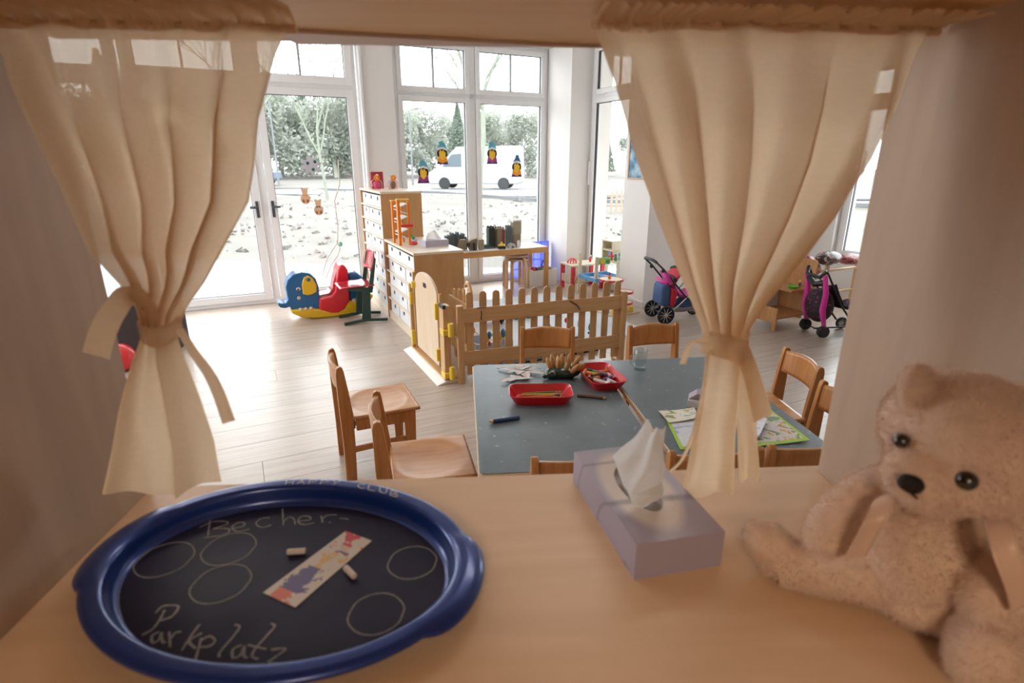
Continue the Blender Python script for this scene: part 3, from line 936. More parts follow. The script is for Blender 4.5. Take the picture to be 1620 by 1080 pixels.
blob_toy('toy_duck', 'small yellow duck toy between the second and third fence slats', 'toy', on_fence(1.55, 0, .10), [('body', (0, 0, .28), (.022, .02, .038), TOYY), ('wing', (.02, 0, .30), (.016, .022, .03), TOYB), ('foot', (.02, 0, .235), (.01, .01, .02), TOYR), ('stand', (0, .0, .12), (.008, .008, .12), PINE)])
blob_toy('toy_duck', 'small yellow and blue duck toy beside the third fence slat', 'toy', on_fence(2.6, 0, .10), [('body', (0, 0, .28), (.024, .02, .034), TOYY), ('wing', (.025, 0, .305), (.02, .022, .036), TOYB), ('tail', (.03, 0, .24), (.01, .012, .025), TOYL), ('stand', (0, .0, .12), (.008, .008, .12), PINE)])
blob_toy('toy_disc', 'small orange toy peeking behind the leftmost fence slats', 'toy', on_fence(.5, 0, .12), [('disc', (0, 0, .34), (.022, .014, .03), TOYO), ('stand', (0, .0, .15), (.008, .008, .16), PINE)])
blob_toy('toy_disc', 'small red disc toy seen between middle fence slats', 'toy', on_fence(8.45, 0, .14), [('disc', (0, 0, .34), (.024, .012, .024), TOYR), ('stand', (0, .0, .15), (.008, .008, .16), PINE)])
blob_toy('toy_bird', 'small lavender and red bird toy behind the middle of the fence', 'toy', on_fence(6.6, 0, .12), [('body', (0, 0, .31), (.03, .02, .034), TOYL), ('head', (.0, 0, .345), (.016, .015, .018), TOYR), ('stand', (0, .0, .15), (.008, .008, .15), PINE)])
blob_toy('toy_fish', 'dark teal fish toy behind the right part of the fence', 'toy', on_fence(10.5, 0, .12), [('body', (0, 0, .27), (.022, .014, .04), SKINB), ('tail', (.0, 0, .225), (.026, .01, .014), SKINB), ('stand', (0, .0, .12), (.008, .008, .12), PINE)])
blob_toy('toy_pear', 'yellow drop shaped toy behind the right part of the fence', 'toy', on_fence(10.75, 0, .16), [('body', (0, 0, .40), (.024, .02, .034), TOYY), ('tip', (0, 0, .44), (.012, .012, .02), TOYY), ('stand', (0, .0, .19), (.008, .008, .19), PINE)])
blob_toy('toy_bird', 'pale grey bird toy behind the fence, left of the yellow drop', 'toy', on_fence(9.6, 0, .14), [('body', (0, 0, .30), (.022, .016, .04), TOYL), ('beak', (.0, 0, .35), (.01, .01, .02), TOYY), ('stand', (0, .0, .14), (.008, .008, .14), PINE)])
# grey plastic tracks lying behind the lowest slats
t = thing('toy_track_box', 'grey shallow plastic tray lying behind the lower fence slats', 'tray', rw(2.15, 3.62), TH)
mb = MB(); mb.box(-.45, .42, 0, .30, 0, .015); mb.build('base', DARK, t, bevel=.004)
mb = MB(); pane_frame(mb, -.45, .42, 0, .3, .015, -.05, -.015)
mb.v = [Vector((v.x, v.z, -v.y)) for v in mb.v]; mb.build('rim', plain('tray_grey', (.35, .37, .40), .5), t, bevel=.003)

# rug / play mat
t = rbox('play_mat', [(1.85, 3.30, 3.85, 5.65, 0, .006)], plain('play_mat_pale', (.62, .66, .72), .8, noise_amt=.2, scale=3))
tag(t, 'pale grey blue play mat on the floor inside the pen', 'play mat')

# toy aeroplane and blocks near the window
t = thing('toy_aeroplane', 'red toy aeroplane with black propeller on the floor behind the fence', 'toy', rw(2.12, 4.75, 0), TH + R(-60))
mb = MB(); mb.lathe([(0, -.16), (.03, -.14), (.045, -.05), (.05, .05), (.04, .12), (0, .14)], 14, (0, 0, .10), M=Matrix.Rotation(math.pi / 2, 3, 'Y')); mb.build('fuselage', TOYR, t, smooth=60)
mb = MB(); mb.box(-.03, .05, -.17, .17, .09, .105); mb.build('wing', TOYR, t, bevel=.006)
mb = MB(); mb.box(-.15, -.11, -.06, .06, .11, .12); mb.box(-.15, -.11, -.005, .005, .12, .17); mb.build('tail_fin', BLACK, t, bevel=.004)
mb = MB(); mb.bar((.15, -.09, .04), (.15, .09, .16), .02, .008, up=(1, 0, 0)); mb.bar((.15, -.075, .16), (.15, .075, .04), .02, .008, up=(1, 0, 0)); mb.cyl((.13, 0, .1), (.165, 0, .1), .015, 12); mb.build('propeller', BLACK, t, bevel=.003)
for yy in (-.05, .05):
    wheel(t, .05, yy, .03, .02)
blob_toy('toy_turtle', 'grey green toy turtle on the floor beside the aeroplane', 'toy', rw(2.45, 4.85), [('shell', (0, 0, .06), (.13, .10, .055), plain('moss_grey', (.38, .40, .30), .7)), ('head', (.13, 0, .05), (.04, .035, .03), plain('moss_brown', (.42, .34, .18), .7)), ('foot', (.07, .08, .02), (.03, .025, .02), TOYG), ('foot', (.07, -.08, .02), (.03, .025, .02), TOYG), ('foot', (-.07, .08, .02), (.03, .025, .02), TOYG), ('foot', (-.07, -.08, .02), (.03, .025, .02), TOYG)], TH)
t = thing('building_blocks', 'green toy building block with studs beside the low cabinet', 'toy', rw(1.98, 4.95), TH + .3)
mb = MB(); mb.box(-.06, .06, -.04, .04, 0, .07); mb.build('block', TOYG, t, bevel=.004)
for k in range(3):
    for j in range(2):
        mb = MB(); mb.cyl((-.04 + k * .04, -.02 + j * .04, .07), (-.04 + k * .04, -.02 + j * .04, .08), .012, 12); mb.build('stud', TOYG, t, smooth=40)
t = thing('toy_crate', 'pale blue shallow toy crate on the play mat behind the leftmost slats', 'crate', rw(1.72, 3.95, .006), TH)
mb = MB(); mb.box(-.16, .16, -.12, .12, 0, .01); mb.box(-.16, -.15, -.12, .12, .01, .13); mb.box(.15, .16, -.12, .12, .01, .13); mb.box(-.15, .15, -.12, -.11, .01, .13); mb.box(-.15, .15, .11, .12, .01, .13)
mb.build('shell', plain('crate_blue_grey', (.50, .56, .66), .45), t, bevel=.004)
mb = MB()
for k in range(14): mb.ball((rs.uniform(-.12, .12), rs.uniform(-.08, .08), .05 + rs.random() * .05), rs.uniform(.02, .035), 8)
o = mb.build('contents', TOYW, t, smooth=180); o['kind'] = 'stuff'

# ================================================================== LONG TOY TABLE and the castle
t = thing('toy_table', 'long low white-topped toy table with orange wood frame in front of the window', 'table', rw(1.78, 5.95), TH)
ORW = wood('orange_table_wood', (.50, .25, .08), (.62, .34, .13), 'X', 5, .4, 10)
ORWZ = wood('orange_table_wood_leg', (.50, .25, .08), (.62, .34, .13), 'Z', 5, .4, 10)
mb = MB(); mb.box(.0, 1.60, .0, .44, .492, .51); mb.build('table_top', plain('white_laminate', (.80, .79, .77), .35), t, bevel=.003)
for b in ((0, 1.6, -.018, 0, .44, .508), (0, 1.6, .44, .458, .44, .508), (1.6, 1.618, 0, .44, .44, .508), (-.018, 0, 0, .44, .44, .508)):
    mb = MB(); mb.box(*b); mb.build('apron', ORW, t, bevel=.003)
for x in (.0, 1.57):
    for y in (-.018, .41):
        mb = MB(); mb.box(x, x + .048, y, y + .048, 0, .44 if y > 0 else .44); mb.build('leg', ORWZ, t, bevel=.003)
TZ = .51
CG = plain('castle_grey', (.11, .135, .15), .7, noise_amt=.3, scale=25, bump=.4)
CB = plain('castle_brown', (.24, .185, .125), .75, noise_amt=.25, scale=22, bump=.4)
CT = plain('castle_tan', (.33, .28, .20), .75, noise_amt=.2, scale=22, bump=.4)
CD = plain('castle_black', (.03, .035, .035), .7, noise_amt=.2, scale=22)


def on_table(u, w_=6.12): return rw(u, w_, TZ)


t = thing('toy_cave', 'dark grey ribbed toy rock arch at the left end of the toy table', 'toy', on_table(2.27, 6.20), TH)
for k in range(9):
    x = -.13 + k * .033
    h = .20 * math.sqrt(max(.05, 1 - ((k - 4.3) / 6.2) ** 2)) + .012 * math.sin(k * 2.9)
    pr = [(-.014, 0), (.014, 0), (.014 + .004 * math.sin(k), h * .6), (.006, h), (-.008, h * .97), (-.016, h * .55)]
    mb = MB(); mb.prism(pr, (x, -.05 - .008 * math.sin(k * 3), 0), (1, 0, 0), (0, 0, 1), (0, .10 + .01 * math.cos(k * 2), 0)); mb.build('rock_rib', CG, t, bevel=.004)
t = thing('toy_castle_wall', 'brown toy castle wall with zigzag top on the toy table', 'toy', on_table(2.38, 6.07), TH)
mb = MB(); mb.prism([(-.14, 0), (-.05, 0), (0, .055), (.03, 0), (.12, 0), (.12, .14), (.05, .125), (.01, .10), (-.03, .135), (-.09, .13), (-.12, .05)], (0, -.03, 0), (1, 0, 0), (0, 0, 1), (0, .05, 0)); mb.build('wall_piece', CB, t, bevel=.006)
mb = MB(); mb.box(.06, .085, -.05, -.03, 0, .09); mb.build('buttress', CD, t, bevel=.003)
mb = MB(); mb.prism(bev_poly(.045, .035, .01), (-.02, -.034, .055), (1, 0, 0), (0, 0, 1), (0, .006, 0)); mb.build('window_slit', CD, t)
t = thing('toy_castle_post', 'small tan toy castle pillar right of the zigzag wall', 'toy', on_table(2.545, 6.05), TH)
mb = MB(); mb.prism(bev_poly(.065, .125, .02), (-.03, -.02, 0), (1, 0, 0), (0, 0, 1), (0, .05, 0)); mb.build('pillar', CT, t, bevel=.004)
t = thing('toy_castle_plates', 'flat dark green toy castle base plates on the toy table', 'toy', on_table(2.66, 6.14), TH)
mb = MB(); mb.box(-.06, .09, -.06, .06, 0, .018); mb.build('base_plate', CG, t, bevel=.003)
mb = MB(); mb.box(-.05, .04, -.04, .05, .018, .045); mb.build('top_plate', plain('dark_green_plate', (.03, .09, .07), .6), t, bevel=.003)


def tower(label, u, w_, wd_, h, mat, mat2=None, cren=0, arch=False, band=None):
    t = thing('toy_castle_tower', label, 'toy', on_table(u, w_), TH)
    mb = MB(); mb.box(-wd_ / 2, wd_ / 2, -wd_ / 2, wd_ / 2, 0, h)
    mb.build('tower_body', mat, t, bevel=.005)
    for k in range(cren):
        for y in (-wd_ / 2, wd_ / 2 - wd_ * .2):
            mb = MB(); x = -wd_ / 2 + (k + .15) * wd_ / cren; mb.box(x, x + wd_ / cren * .6, y, y + wd_ * .2, h, h + .022); mb.build('merlon', mat, t, bevel=.002)
    for k in range(4):
        mb = MB(); z = h * (.12 + .22 * k); mb.box(-wd_ / 2 - .003, wd_ / 2 + .003, -wd_ / 2 - .003, wd_ / 2 + .003, z, z + .006); mb.build('stone_course', mat, t, bevel=.001)
    if band:
        mb = MB(); mb.box(wd_ * .2, wd_ * .5 + .003, -wd_ / 2 - .005, -wd_ / 2 + .01, h * .2, h * .95); mb.build('flag', band, t, bevel=.002)
    if arch:
        pr = [(-.02, 0), (.02, 0), (.02, .06)] + [(.02 * math.cos(a), .06 + .02 * math.sin(a)) for a in (math.pi * j / 6 for j in range(1, 6))] + [(-.02, .06)]
        mb = MB(); mb.prism(pr, (.012, -wd_ / 2 - .006, 0), (1, 0, 0), (0, 0, 1), (0, .008, 0)); mb.build('archway', TOYW, t)
    return t


tower('black narrow toy castle tower in the middle of the toy table', 2.72, 6.16, .08, .235, CD, cren=2)
tower('grey brown toy castle tower with red side beside the black tower', 2.825, 6.14, .095, .225, CB, cren=3, band=plain('flag_dark_red', (.25, .02, .03), .6))
tower('slate grey toy castle tower with flared top left of the tall tan tower', 2.945, 6.14, .065, .235, CG, cren=2)
tt = tower('tall two-tone tan toy castle tower with pointed top and archway', 3.045, 6.14, .095, .145, CB, arch=True)
mb = MB(); mb.box(-.05, .055, -.045, .05, .145, .295); mb.build('upper_body', CT, tt, bevel=.004)
for k in range(6):
    mb = MB(); x = -.05 + k * .018; mb.prism([(0, 0), (.013, 0), (.0065, .03)], (x, -.045, .295), (1, 0, 0), (0, 0, 1), (0, .012, 0)); mb.build('pointed_merlon', CT, tt)
t = thing('toy_vehicle', 'small yellow and black toy vehicle at the front edge of the toy table', 'toy', on_table(2.79, 6.0), TH)
mb = MB(); mb.box(-.04, .04, -.02, .02, .012, .035); mb.build('chassis', BLACK, t, bevel=.004)
mb = MB(); mb.ball((0, 0, .045), (.045, .025, .018), 12); mb.ball((0, 0, .07), (.016, .014, .016), 10); mb.build('body', TOYY, t, smooth=180)
for x in (-.03, .03):
    for y in (-.022, .022): wheel(t, x, y, .015, .012)
t = thing('toy_arch', 'pale grey rounded toy arch between vehicle and tall tower', 'toy', on_table(2.93, 6.02), TH)
pr = [(.05 * math.cos(a), .06 * math.sin(a)) for a in (math.pi * j / 10 for j in range(11))] + [(.02 * math.cos(a), .03 * math.sin(a)) for a in (math.pi * (10 - j) / 10 for j in range(11))]
mb = MB()
n_ = 11
outer = pr[:11]; inner = list(reversed(pr[11:]))
for k in range(10):
    mb.prism([outer[k], outer[k + 1], inner[k + 1], inner[k]], (0, -.03, 0), (1, 0, 0), (0, 0, 1), (0, .06, 0))
mb.build('arch', plain('pale_stone', (.50, .48, .44), .7), t, smooth=30)

# stools stacked under the table
BENT = wood('bentwood_birch', (.58, .36, .18), (.68, .46, .27), 'Z', 6, .4, 10)


def stool(label, loc, z=0.0, rz=0.0, n=4):
    t = thing('stool', label, 'stool', loc, rz, None)
    mb = MB(); mb.cyl((0, 0, z + .385), (0, 0, z + .405), .155, 28); mb.build('seat', BENT, t, bevel=.004)
    for k in range(n):
        a = 2 * math.pi * k / n + .4
        mb = MB()
        pts = [(.05, .375), (.12, .375), (.148, .365), (.16, .335), (.163, .25), (.163, .0)]
        c_, s2 = math.cos(a), math.sin(a)
        for (r0_, z0_), (r1_, z1_) in zip(pts, pts[1:]):
            mb.bar((r0_ * c_, r0_ * s2, z + z0_), (r1_ * c_, r1_ * s2, z + z1_), .038, .02, up=(c_, s2, 0) if abs(z1_ - z0_) > abs(r1_ - r0_) else (0, 0, 1))
        mb.build('leg', BENT, t, bevel=.002)
    return t


stool('bentwood stool under the right end of the toy table, upper of the nested pair', rw(3.03, 6.12, 0), .008, TH)
stool('bentwood stool nested below its twin under the toy table', rw(3.045, 6.13, 0), -.012 + .0, TH + .4).scale = (1, 1, .93)
stool('bentwood stool half hidden behind the low drawer cabinet', rw(2.17, 6.1), .0, TH + .2)

# translucent blue sheet in the corner
m, nt_, n_, l_, b_ = nt('translucent_blue_plastic')
b_.inputs['Base Color'].default_value = (.36, .40, .88, 1); b_.inputs['Roughness'].default_value = .3
trn = n_.new('ShaderNodeBsdfTranslucent'); trn.inputs[0].default_value = (.42, .46, .95, 1)
tpp = n_.new('ShaderNodeBsdfTransparent'); tpp.inputs[0].default_value = (.68, .72, 1, 1)
mx1 = n_.new('ShaderNodeMixShader'); mx1.inputs[0].default_value = .6; mx2 = n_.new('ShaderNodeMixShader'); mx2.inputs[0].default_value = .35
l_.new(b_.outputs[0], mx1.inputs[1]); l_.new(trn.outputs[0], mx1.inputs[2]); l_.new(mx1.outputs[0], mx2.inputs[1]); l_.new(tpp.outputs[0], mx2.inputs[2]); l_.new(mx2.outputs[0], n_['Material Output'].inputs[0])
t = thing('play_screen', 'translucent blue plastic play screen with quilted grid standing behind the toy table', 'screen', rw(3.13, 6.45), TH)
mb = MB(); mb.box(0, .56, 0, .008, .04, .50); mb.build('sheet', m, t, bevel=.002)
for k in range(5):
    mb = MB(); mb.box(0, .56, -.003, .011, .04 + k * .112, .048 + k * .112); mb.build('rib', m, t)
for k in range(6):
    mb = MB(); mb.box(k * .11, k * .11 + .006, -.003, .011, .04, .5); mb.build('rib', m, t)
mb = MB(); mb.box(.02, .10, -.03, .04, 0, .04); mb.box(.45, .53, -.03, .04, 0, .04); mb.build('foot', TOYW, t, bevel=.004)

# white toy box with contents
t = thing('toy_box', 'white open box of small toys in the corner behind the fence', 'box', rw(3.42, 6.17), TH)
for b in ((-.17, .17, -.12, .12, 0, .012), (-.17, -.158, -.12, .12, .012, .20), (.158, .17, -.12, .12, .012, .20), (-.158, .158, -.12, -.108, .012, .20), (-.158, .158, .108, .12, .012, .20)):
    mb = MB(); mb.box(*b); mb.build('panel', plain('toy_box_white', (.74, .72, .68), .5), t, bevel=.002)
cs = [(TOYR, .03), (DARK, .035), (CB, .03), (TOYL, .03), (DARK, .028), (CT, .03)]
for k, (m_, r_) in enumerate(cs):
    o = MB().ball((0, 0, 0), (r_ * 1.3, r_, r_), 12).build('toy_animal', m_, None, smooth=180)
    o.location = rw(3.42 - .12 + .048 * k, 6.17 + .04 * math.sin(k * 2), .19 + .008 * math.cos(k * 3))
    tag(o, ['dark red toy at the left end of the white toy box', 'dark toy second from left in the white toy box', 'brown toy in the middle of the white toy box', 'lavender toy right of the middle in the white toy box', 'dark toy near the right end of the white toy box', 'tan toy at the right end of the white toy box'][k], 'toy', 'toys in the white box')
t = thing('toy_digger', 'dark toy digger sticking up out of the white toy box', 'toy', rw(3.46, 6.19, .20), TH)
mb = MB(); mb.bar((-.03, 0, 0), (.0, 0, .10), .012, .012); mb.bar((0, 0, .10), (.02, 0, .04), .01, .01); mb.build('arm', DARK, t, bevel=.002)

# red-legged play table with small farm
REDW = plain('red_painted_wood', (.66, .035, .05), .4)
CREAM = plain('cream_wood', (.74, .66, .50), .5)
BLUEW = plain('blue_painted_wood', (.12, .36, .68), .45)
t = thing('play_table', 'small play table with four red legs and cream boards in the corner', 'table', rw(3.53, 5.60), TH)
for x in (0, .42):
    for y in (0, .24):
        mb = MB(); mb.box(x, x + .05, y, y + .03, 0, .30); mb.build('leg', REDW, t, bevel=.003)
mb = MB(); mb.box(-.01, .48, -.01, .28, .30, .318); mb.build('table_top', CREAM, t, bevel=.003)
mb = MB(); mb.box(.03, .44, .0, .018, .10, .19); mb.build('front_board', CREAM, t, bevel=.002)
mb = MB(); mb.box(.0, .018, .03, .24, .10, .19); mb.build('side_board', CREAM, t, bevel=.002)
mb = MB(); mb.cyl((.09, -.012, .15), (.09, .0, .15), .028, 16); mb.build('sun_disc', TOYO, t, smooth=30)
mb = MB(); mb.prism([(.0, 0), (.08, 0), (.10, .03), (.04, .055), (.0, .03)], (.2, -.01, .12), (1, 0, 0), (0, 0, 1), (0, .01, 0)); mb.build('leaf_shape', TOYG, t)
t = thing('toy_dome', 'red openwork toy dome on the red-legged play table', 'toy', rw(3.62, 5.75, .318), TH)
for k in range(5):
    a = math.pi * k / 5
    mb = MB(); mb.tube([(.06 * math.cos(b) * math.cos(a), .06 * math.cos(b) * math.sin(a), .06 * math.sin(b)) for b in (math.pi * j / 8 for j in range(9))], .006, 6); mb.build('hoop', TOYR, t, smooth=60)
blob_toy('toy_rider', 'little red toy figure on the red-legged play table', 'toy', rw(3.85, 5.70, .318), [('body', (0, 0, .035), (.018, .018, .035), TOYR), ('head', (0, 0, .08), (.014, .014, .014), CREAM)], TH)

# wooden play garage with blue ramps
t = thing('play_garage', 'cream wooden play garage with blue ramp frames in the window niche', 'toy garage', rw(3.56, 5.16), TH)
for (x, y) in ((0, 0), (.30, 0), (0, .34), (.38, .34)):
    mb = MB(); mb.box(x, x + .04, y, y + .02, 0, .48 if x == 0 else .40); mb.build('post', CREAM, t, bevel=.003)
mb = MB(); mb.box(.28, .42, -.01, .36, .385, .405); mb.box(.28, .42, -.012, .0, .34, .385); mb.build('upper_deck', CREAM, t, bevel=.003)
mb = MB(); mb.box(.04, .20, .0, .012, .39, .47); mb.build('green_panel', plain('mint_green', (.30, .62, .28), .5), t, bevel=.002)
mb = MB(); mb.cyl((.09, -.008, .43), (.09, 0, .43), .03, 16); mb.build('sun_disc', TOYY, t, smooth=30)
mb = MB(); mb.cyl((.165, -.008, .42), (.165, 0, .42), .025, 16); mb.build('green_disc', TOYG, t, smooth=30)
for b in ((.0, .40, -.012, .008, .19, .235), (.0, .40, .33, .35, .19, .235), (.0, .02, 0, .35, .19, .235), (.19, .21, 0, .35, .19, .235), (.38, .40, 0, .35, .19, .235)):
    mb = MB(); mb.box(*b); mb.build('blue_rail', BLUEW, t, bevel=.003)
mb = MB(); mb.box(.02, .38, .01, .33, .185, .195); mb.build('lower_deck', TOYW, t, bevel=.002)
blob_toy('toy_flower', 'red flower shaped toy on the play garage beside the green panel', 'toy', rw(3.80, 5.20, .42), [('petal', (.02, 0, .05), (.03, .01, .012), TOYR), ('petal', (-.02, 0, .05), (.03, .01, .012), TOYR), ('petal', (0, 0, .075), (.012, .01, .03), TOYR), ('petal', (0, 0, .025), (.02, .012, .028), TOYR)], TH)
blob_toy('toy_frog', 'green toy frog on the upper deck of the play garage', 'toy', rw(3.86, 5.20, .405), [('body', (0, 0, .03), (.022, .02, .03), TOYG), ('head', (0, 0, .07), (.016, .016, .016), TOYB)], TH)
blob_toy('toy_flag', 'blue toy figure on the upper deck of the play garage', 'toy', rw(3.93, 5.22, .405), [('body', (0, 0, .03), (.02, .02, .03), TOYL), ('head', (0, 0, .07), (.016, .016, .02), TOYG)], TH)
# pale shelf block standing behind it in the niche
t = thing('toy_house', 'cream open toy house with blue side on the upper deck of the play garage', 'toy', rw(3.865, 5.27, .405), TH)
mb = MB(); mb.box(0, .13, 0, .02, 0, .22); mb.box(.12, .135, .02, .22, 0, .22); mb.box(0, .13, .2, .22, 0, .22); mb.build('walls', CREAM, t, bevel=.002)
for z in (.10, .205):
    mb = MB(); mb.box(-.005, .12, -.005, .225, z, z + .016); mb.build('shelf', CREAM, t, bevel=.002)
mb = MB(); mb.box(-.004, .0, .0, .08, .0, .09); mb.build('blue_side', BLUEW, t)

# round doll furniture with red rims
WOODG = wood('grey_play_wood', (.50, .38, .26), (.60, .47, .33), 'Z', 5, .5, 9)
t = thing('marble_tower', 'wooden round toy tower with red-rimmed platforms beside the fence end', 'toy', rw(3.36, 4.58), TH)
mb = MB(); mb.box(-.10, .28, -.14, .14, 0, .014); mb.build('base_board', WOODG, t, bevel=.003)


def platform(c, r, z, par=None):
    mb = MB(); mb.lathe([(0, 0), (r - .004, 0), (r - .004, .010), (0, .010)], 28, (c[0], c[1], z)); o = mb.build('platform', CREAM, t, smooth=30)
    mb = MB(); mb.lathe([(r - .004, -.008), (r + .004, -.008), (r + .004, .014), (r - .004, .014), (r - .004, -.008)], 28, (c[0], c[1], z)); mb.build('red_rim', TOYR, o, smooth=30)


platform((0, 0), .12, .35); platform((.19, .02), .09, .20); platform((.19, .02), .09, .085)
mb = MB(); mb.box(.0, .06, -.07, -.05, .014, .35); mb.build('front_panel', WOODG, t, bevel=.002)
mb = MB(); mb.box(-.06, -.04, -.05, .05, .014, .35); mb.build('side_panel', WOODG, t, bevel=.002)
for z in (.14, .27):
    mb = MB(); mb.cyl((.03, -.073, z), (.03, -.069, z), .009, 12); mb.build('hole', HOLE_SHADE, t)  # dark discs painted as the shade of bored holes
mb = MB(); mb.cyl((.19, .02, .014), (.19, .02, .21), .008, 10); mb.build('rod', DARK, t, smooth=30)
for x in (-.02, .13, .2):
    mb = MB(); mb.cyl((x, -.1, .014), (x, -.1, .075), .022, 14); mb.build('yellow_peg', TOYY, t, smooth=30)
blob_toy('toy_figure', 'tiny red toy figure on the top platform of the round toy tower', 'toy', rw(3.33, 4.57, .36), [('body', (0, 0, .02), (.02, .016, .02), TOYO), ('head', (0, 0, .055), (.008, .008, .022), TOYR)], TH)
# ================================================================== GLASS DECORATIONS
def flat(t, nm, poly, mat, u, w_, z, s_=1.0, th=.0015, n=0):
    mb = MB(); mb.prism([(a * s_, b * s_) for a, b in poly], (u, w_, z), (1, 0, 0), (0, 0, 1), (0, -th, 0))
    return mb.build(nm, mat, t)


def disc_poly(cx, cz, rx, rz_, n=16): return [(cx + rx * math.cos(2 * math.pi * k / n), cz + rz_ * math.sin(2 * math.pi * k / n)) for k in range(n)]


PHAT, PHAT2 = plain('paper_sky_blue', (.12, .42, .55), .8), plain('paper_navy', (.05, .16, .36), .8)
PBLK, PYEL = plain('paper_black', (.03, .02, .03), .8), plain('paper_yellow', (.90, .55, .04), .8)
PPUR, PORA, PDPU = plain('paper_purple', (.38, .06, .26), .8), plain('paper_orange', (.90, .33, .03), .8), plain('paper_dark_plum', (.09, .03, .12), .8)
for (u, z, hat, scarf, lab) in ((2.304, 1.585, PHAT, PORA, 'paper crow with light blue hat and orange scarf, right one on the left pane'),
                                (2.951, 1.589, PHAT, PPUR, 'paper crow with light blue hat and purple scarf on the right pane'),
                                (2.061, 1.373, PHAT, PPUR, 'paper crow with light blue hat and purple scarf, left one on the left pane'),
                                (3.29, 1.432, PHAT2, PORA, 'paper crow with navy hat and orange scarf on the right pane')):
    t = thing('window_picture', lab, 'window picture', rw(u, WF + .012, z), TH, 'paper crows on the large window'); t.scale = (1.2, 1, 1.05)
    flat(t, 'collar', [(-.062, -.115), (.062, -.115), (.045, -.06), (-.045, -.06)], PDPU, 0, 0, 0)
    flat(t, 'face', disc_poly(0, .0, .055, .06), PBLK, 0, -.0015, 0)
    flat(t, 'scarf', [(-.045, -.03), (.045, -.03), (.055, -.08), (.0, -.105), (-.055, -.08)], scarf, 0, -.003, 0)
    flat(t, 'beak', [(-.033, .02), (-.015, .045), (-.005, .02), (.012, .045), (.022, .02), (.036, .01), (.03, -.04), (0, -.075), (-.03, -.04)], PYEL, 0, -.0045, 0)
    flat(t, 'hat_brim', [(-.05, .035), (-.035, .062), (.0, .072), (.035, .062), (.05, .035), (.0, .05)], TOYW, 0, -.0045, 0)
    flat(t, 'hat', [(-.048, .058), (.0, .07), (.05, .055), (.035, .10), (.005, .135), (-.035, .125), (-.03, .10)] if hat is PHAT else [(-.048, .058), (.0, .07), (.05, .055), (.03, .10), (.02, .135), (-.01, .135), (-.02, .095)], hat, 0, -.003, 0)
t = thing('paper_star', 'pale paper star with three dark green dots stuck on the glass door', 'window picture', rw(.809, WF + .012, 1.455), TH)
PSTAR = plain('paper_star_grey', (.52, .52, .58), .8)
flat(t, 'star', [((.125 if k % 2 == 0 else .068) * math.cos(math.pi * k / 8 + .2), (.125 if k % 2 == 0 else .068) * math.sin(math.pi * k / 8 + .2)) for k in range(16)], PSTAR, 0, 0, 0)
for a, b in ((-.03, .025), (.045, .04), (.02, -.04)):
    flat(t, 'green_dot', [((.02 if k % 2 == 0 else .013) * math.cos(math.pi * k / 6) + a, (.02 if k % 2 == 0 else .013) * math.sin(math.pi * k / 6) + b) for k in range(12)], plain('paper_bottle_green', (.01, .10, .07), .8), 0, -.0015, 0)
PBEAR = plain('paper_sand', (.70, .46, .30), .8); PBR = plain('paper_brown', (.36, .12, .06), .8)
for (u, z, lab) in ((.716, 1.14, 'sand coloured paper bear on the glass door, upper one'), (.842, 1.015, 'sand coloured paper bear on the glass door, lower one')):
    t = thing('paper_bear', lab, 'window picture', rw(u, WF + .012, z), TH, 'paper bears on the glass door')
    flat(t, 'body', disc_poly(0, -.03, .05, .055), PBEAR, 0, 0, 0)
    flat(t, 'head', disc_poly(0, .045, .032, .035), PBEAR, 0, -.0015, 0)
    for s_ in (-1, 1):
        flat(t, 'foot', disc_poly(s_ * .022, -.055, .013, .02), PBR, 0, -.003, 0)
        flat(t, 'ear', disc_poly(s_ * .026, .075, .012, .014), PBEAR, 0, -.003, 0)
    flat(t, 'bow', [(-.02, .015), (0, .008), (.02, .015), (.02, -.002), (0, .004), (-.02, -.002)], PORA if z > 1.1 else DARK, 0, -.003, 0)
t = thing('garland', 'thin hanging garland of cord with a green bead on the glass door', 'garland', rw(1.0, WF + .008, 1.0), TH)
mb = MB(); mb.tube([(.10, 0, .52), (.09, 0, .25), (.02, 0, .08), (.03, 0, -.2), (.01, 0, -.38), (-.12, 0, -.55), (-.2, -.01, -.75)], .006, 6); mb.build('cord', plain('garland_pale', (.55, .50, .42), .8), t, smooth=60)
mb = MB(); mb.tube([(.0, 0, -.36), (.03, -.01, -.45), (.0, -.01, -.52), (-.08, -.01, -.62), (-.16, -.01, -.78)], .006, 6); mb.build('pink_cord', plain('garland_rose', (.70, .48, .42), .8), t, smooth=60)
mb = MB(); mb.ball((.04, -.01, -.40), (.022, .012, .028), 12); mb.build('bead', plain('bead_mint', (.20, .55, .42), .5), t, smooth=180)

# framed picture on the white wall
t = thing('framed_picture', 'small framed blue picture on the white wall beside the narrow window', 'picture', rw(3.80, 4.98, 1.56), TH)
mb = MB()
for b in ((-.018, -.003, -.36, 0, -.24, -.222), (-.018, -.003, -.36, 0, .232, .25), (-.018, -.003, -.36, -.342, -.222, .232), (-.018, -.003, -.018, 0, -.222, .232)): mb.box(*b)
mb.build('frame', plain('frame_peach', (.62, .40, .28), .5), t, bevel=.002)
m, nt_, n_, l_, b_ = nt('painted_picture')
vo = n_.new('ShaderNodeTexNoise'); vo.inputs['Scale'].default_value = 9; tc = n_.new('ShaderNodeTexCoord'); l_.new(tc.outputs['Object'], vo.inputs['Vector'])
cr = n_.new('ShaderNodeValToRGB'); e = cr.color_ramp.elements
e[0].position = .35; e[0].color = (.05, .15, .30, 1); e[1].position = .65; e[1].color = (.55, .66, .74, 1); x = e.new(.5); x.color = (.20, .38, .52, 1)
l_.new(vo.outputs['Fac'], cr.inputs[0]); l_.new(cr.outputs[0], b_.inputs['Base Color'])
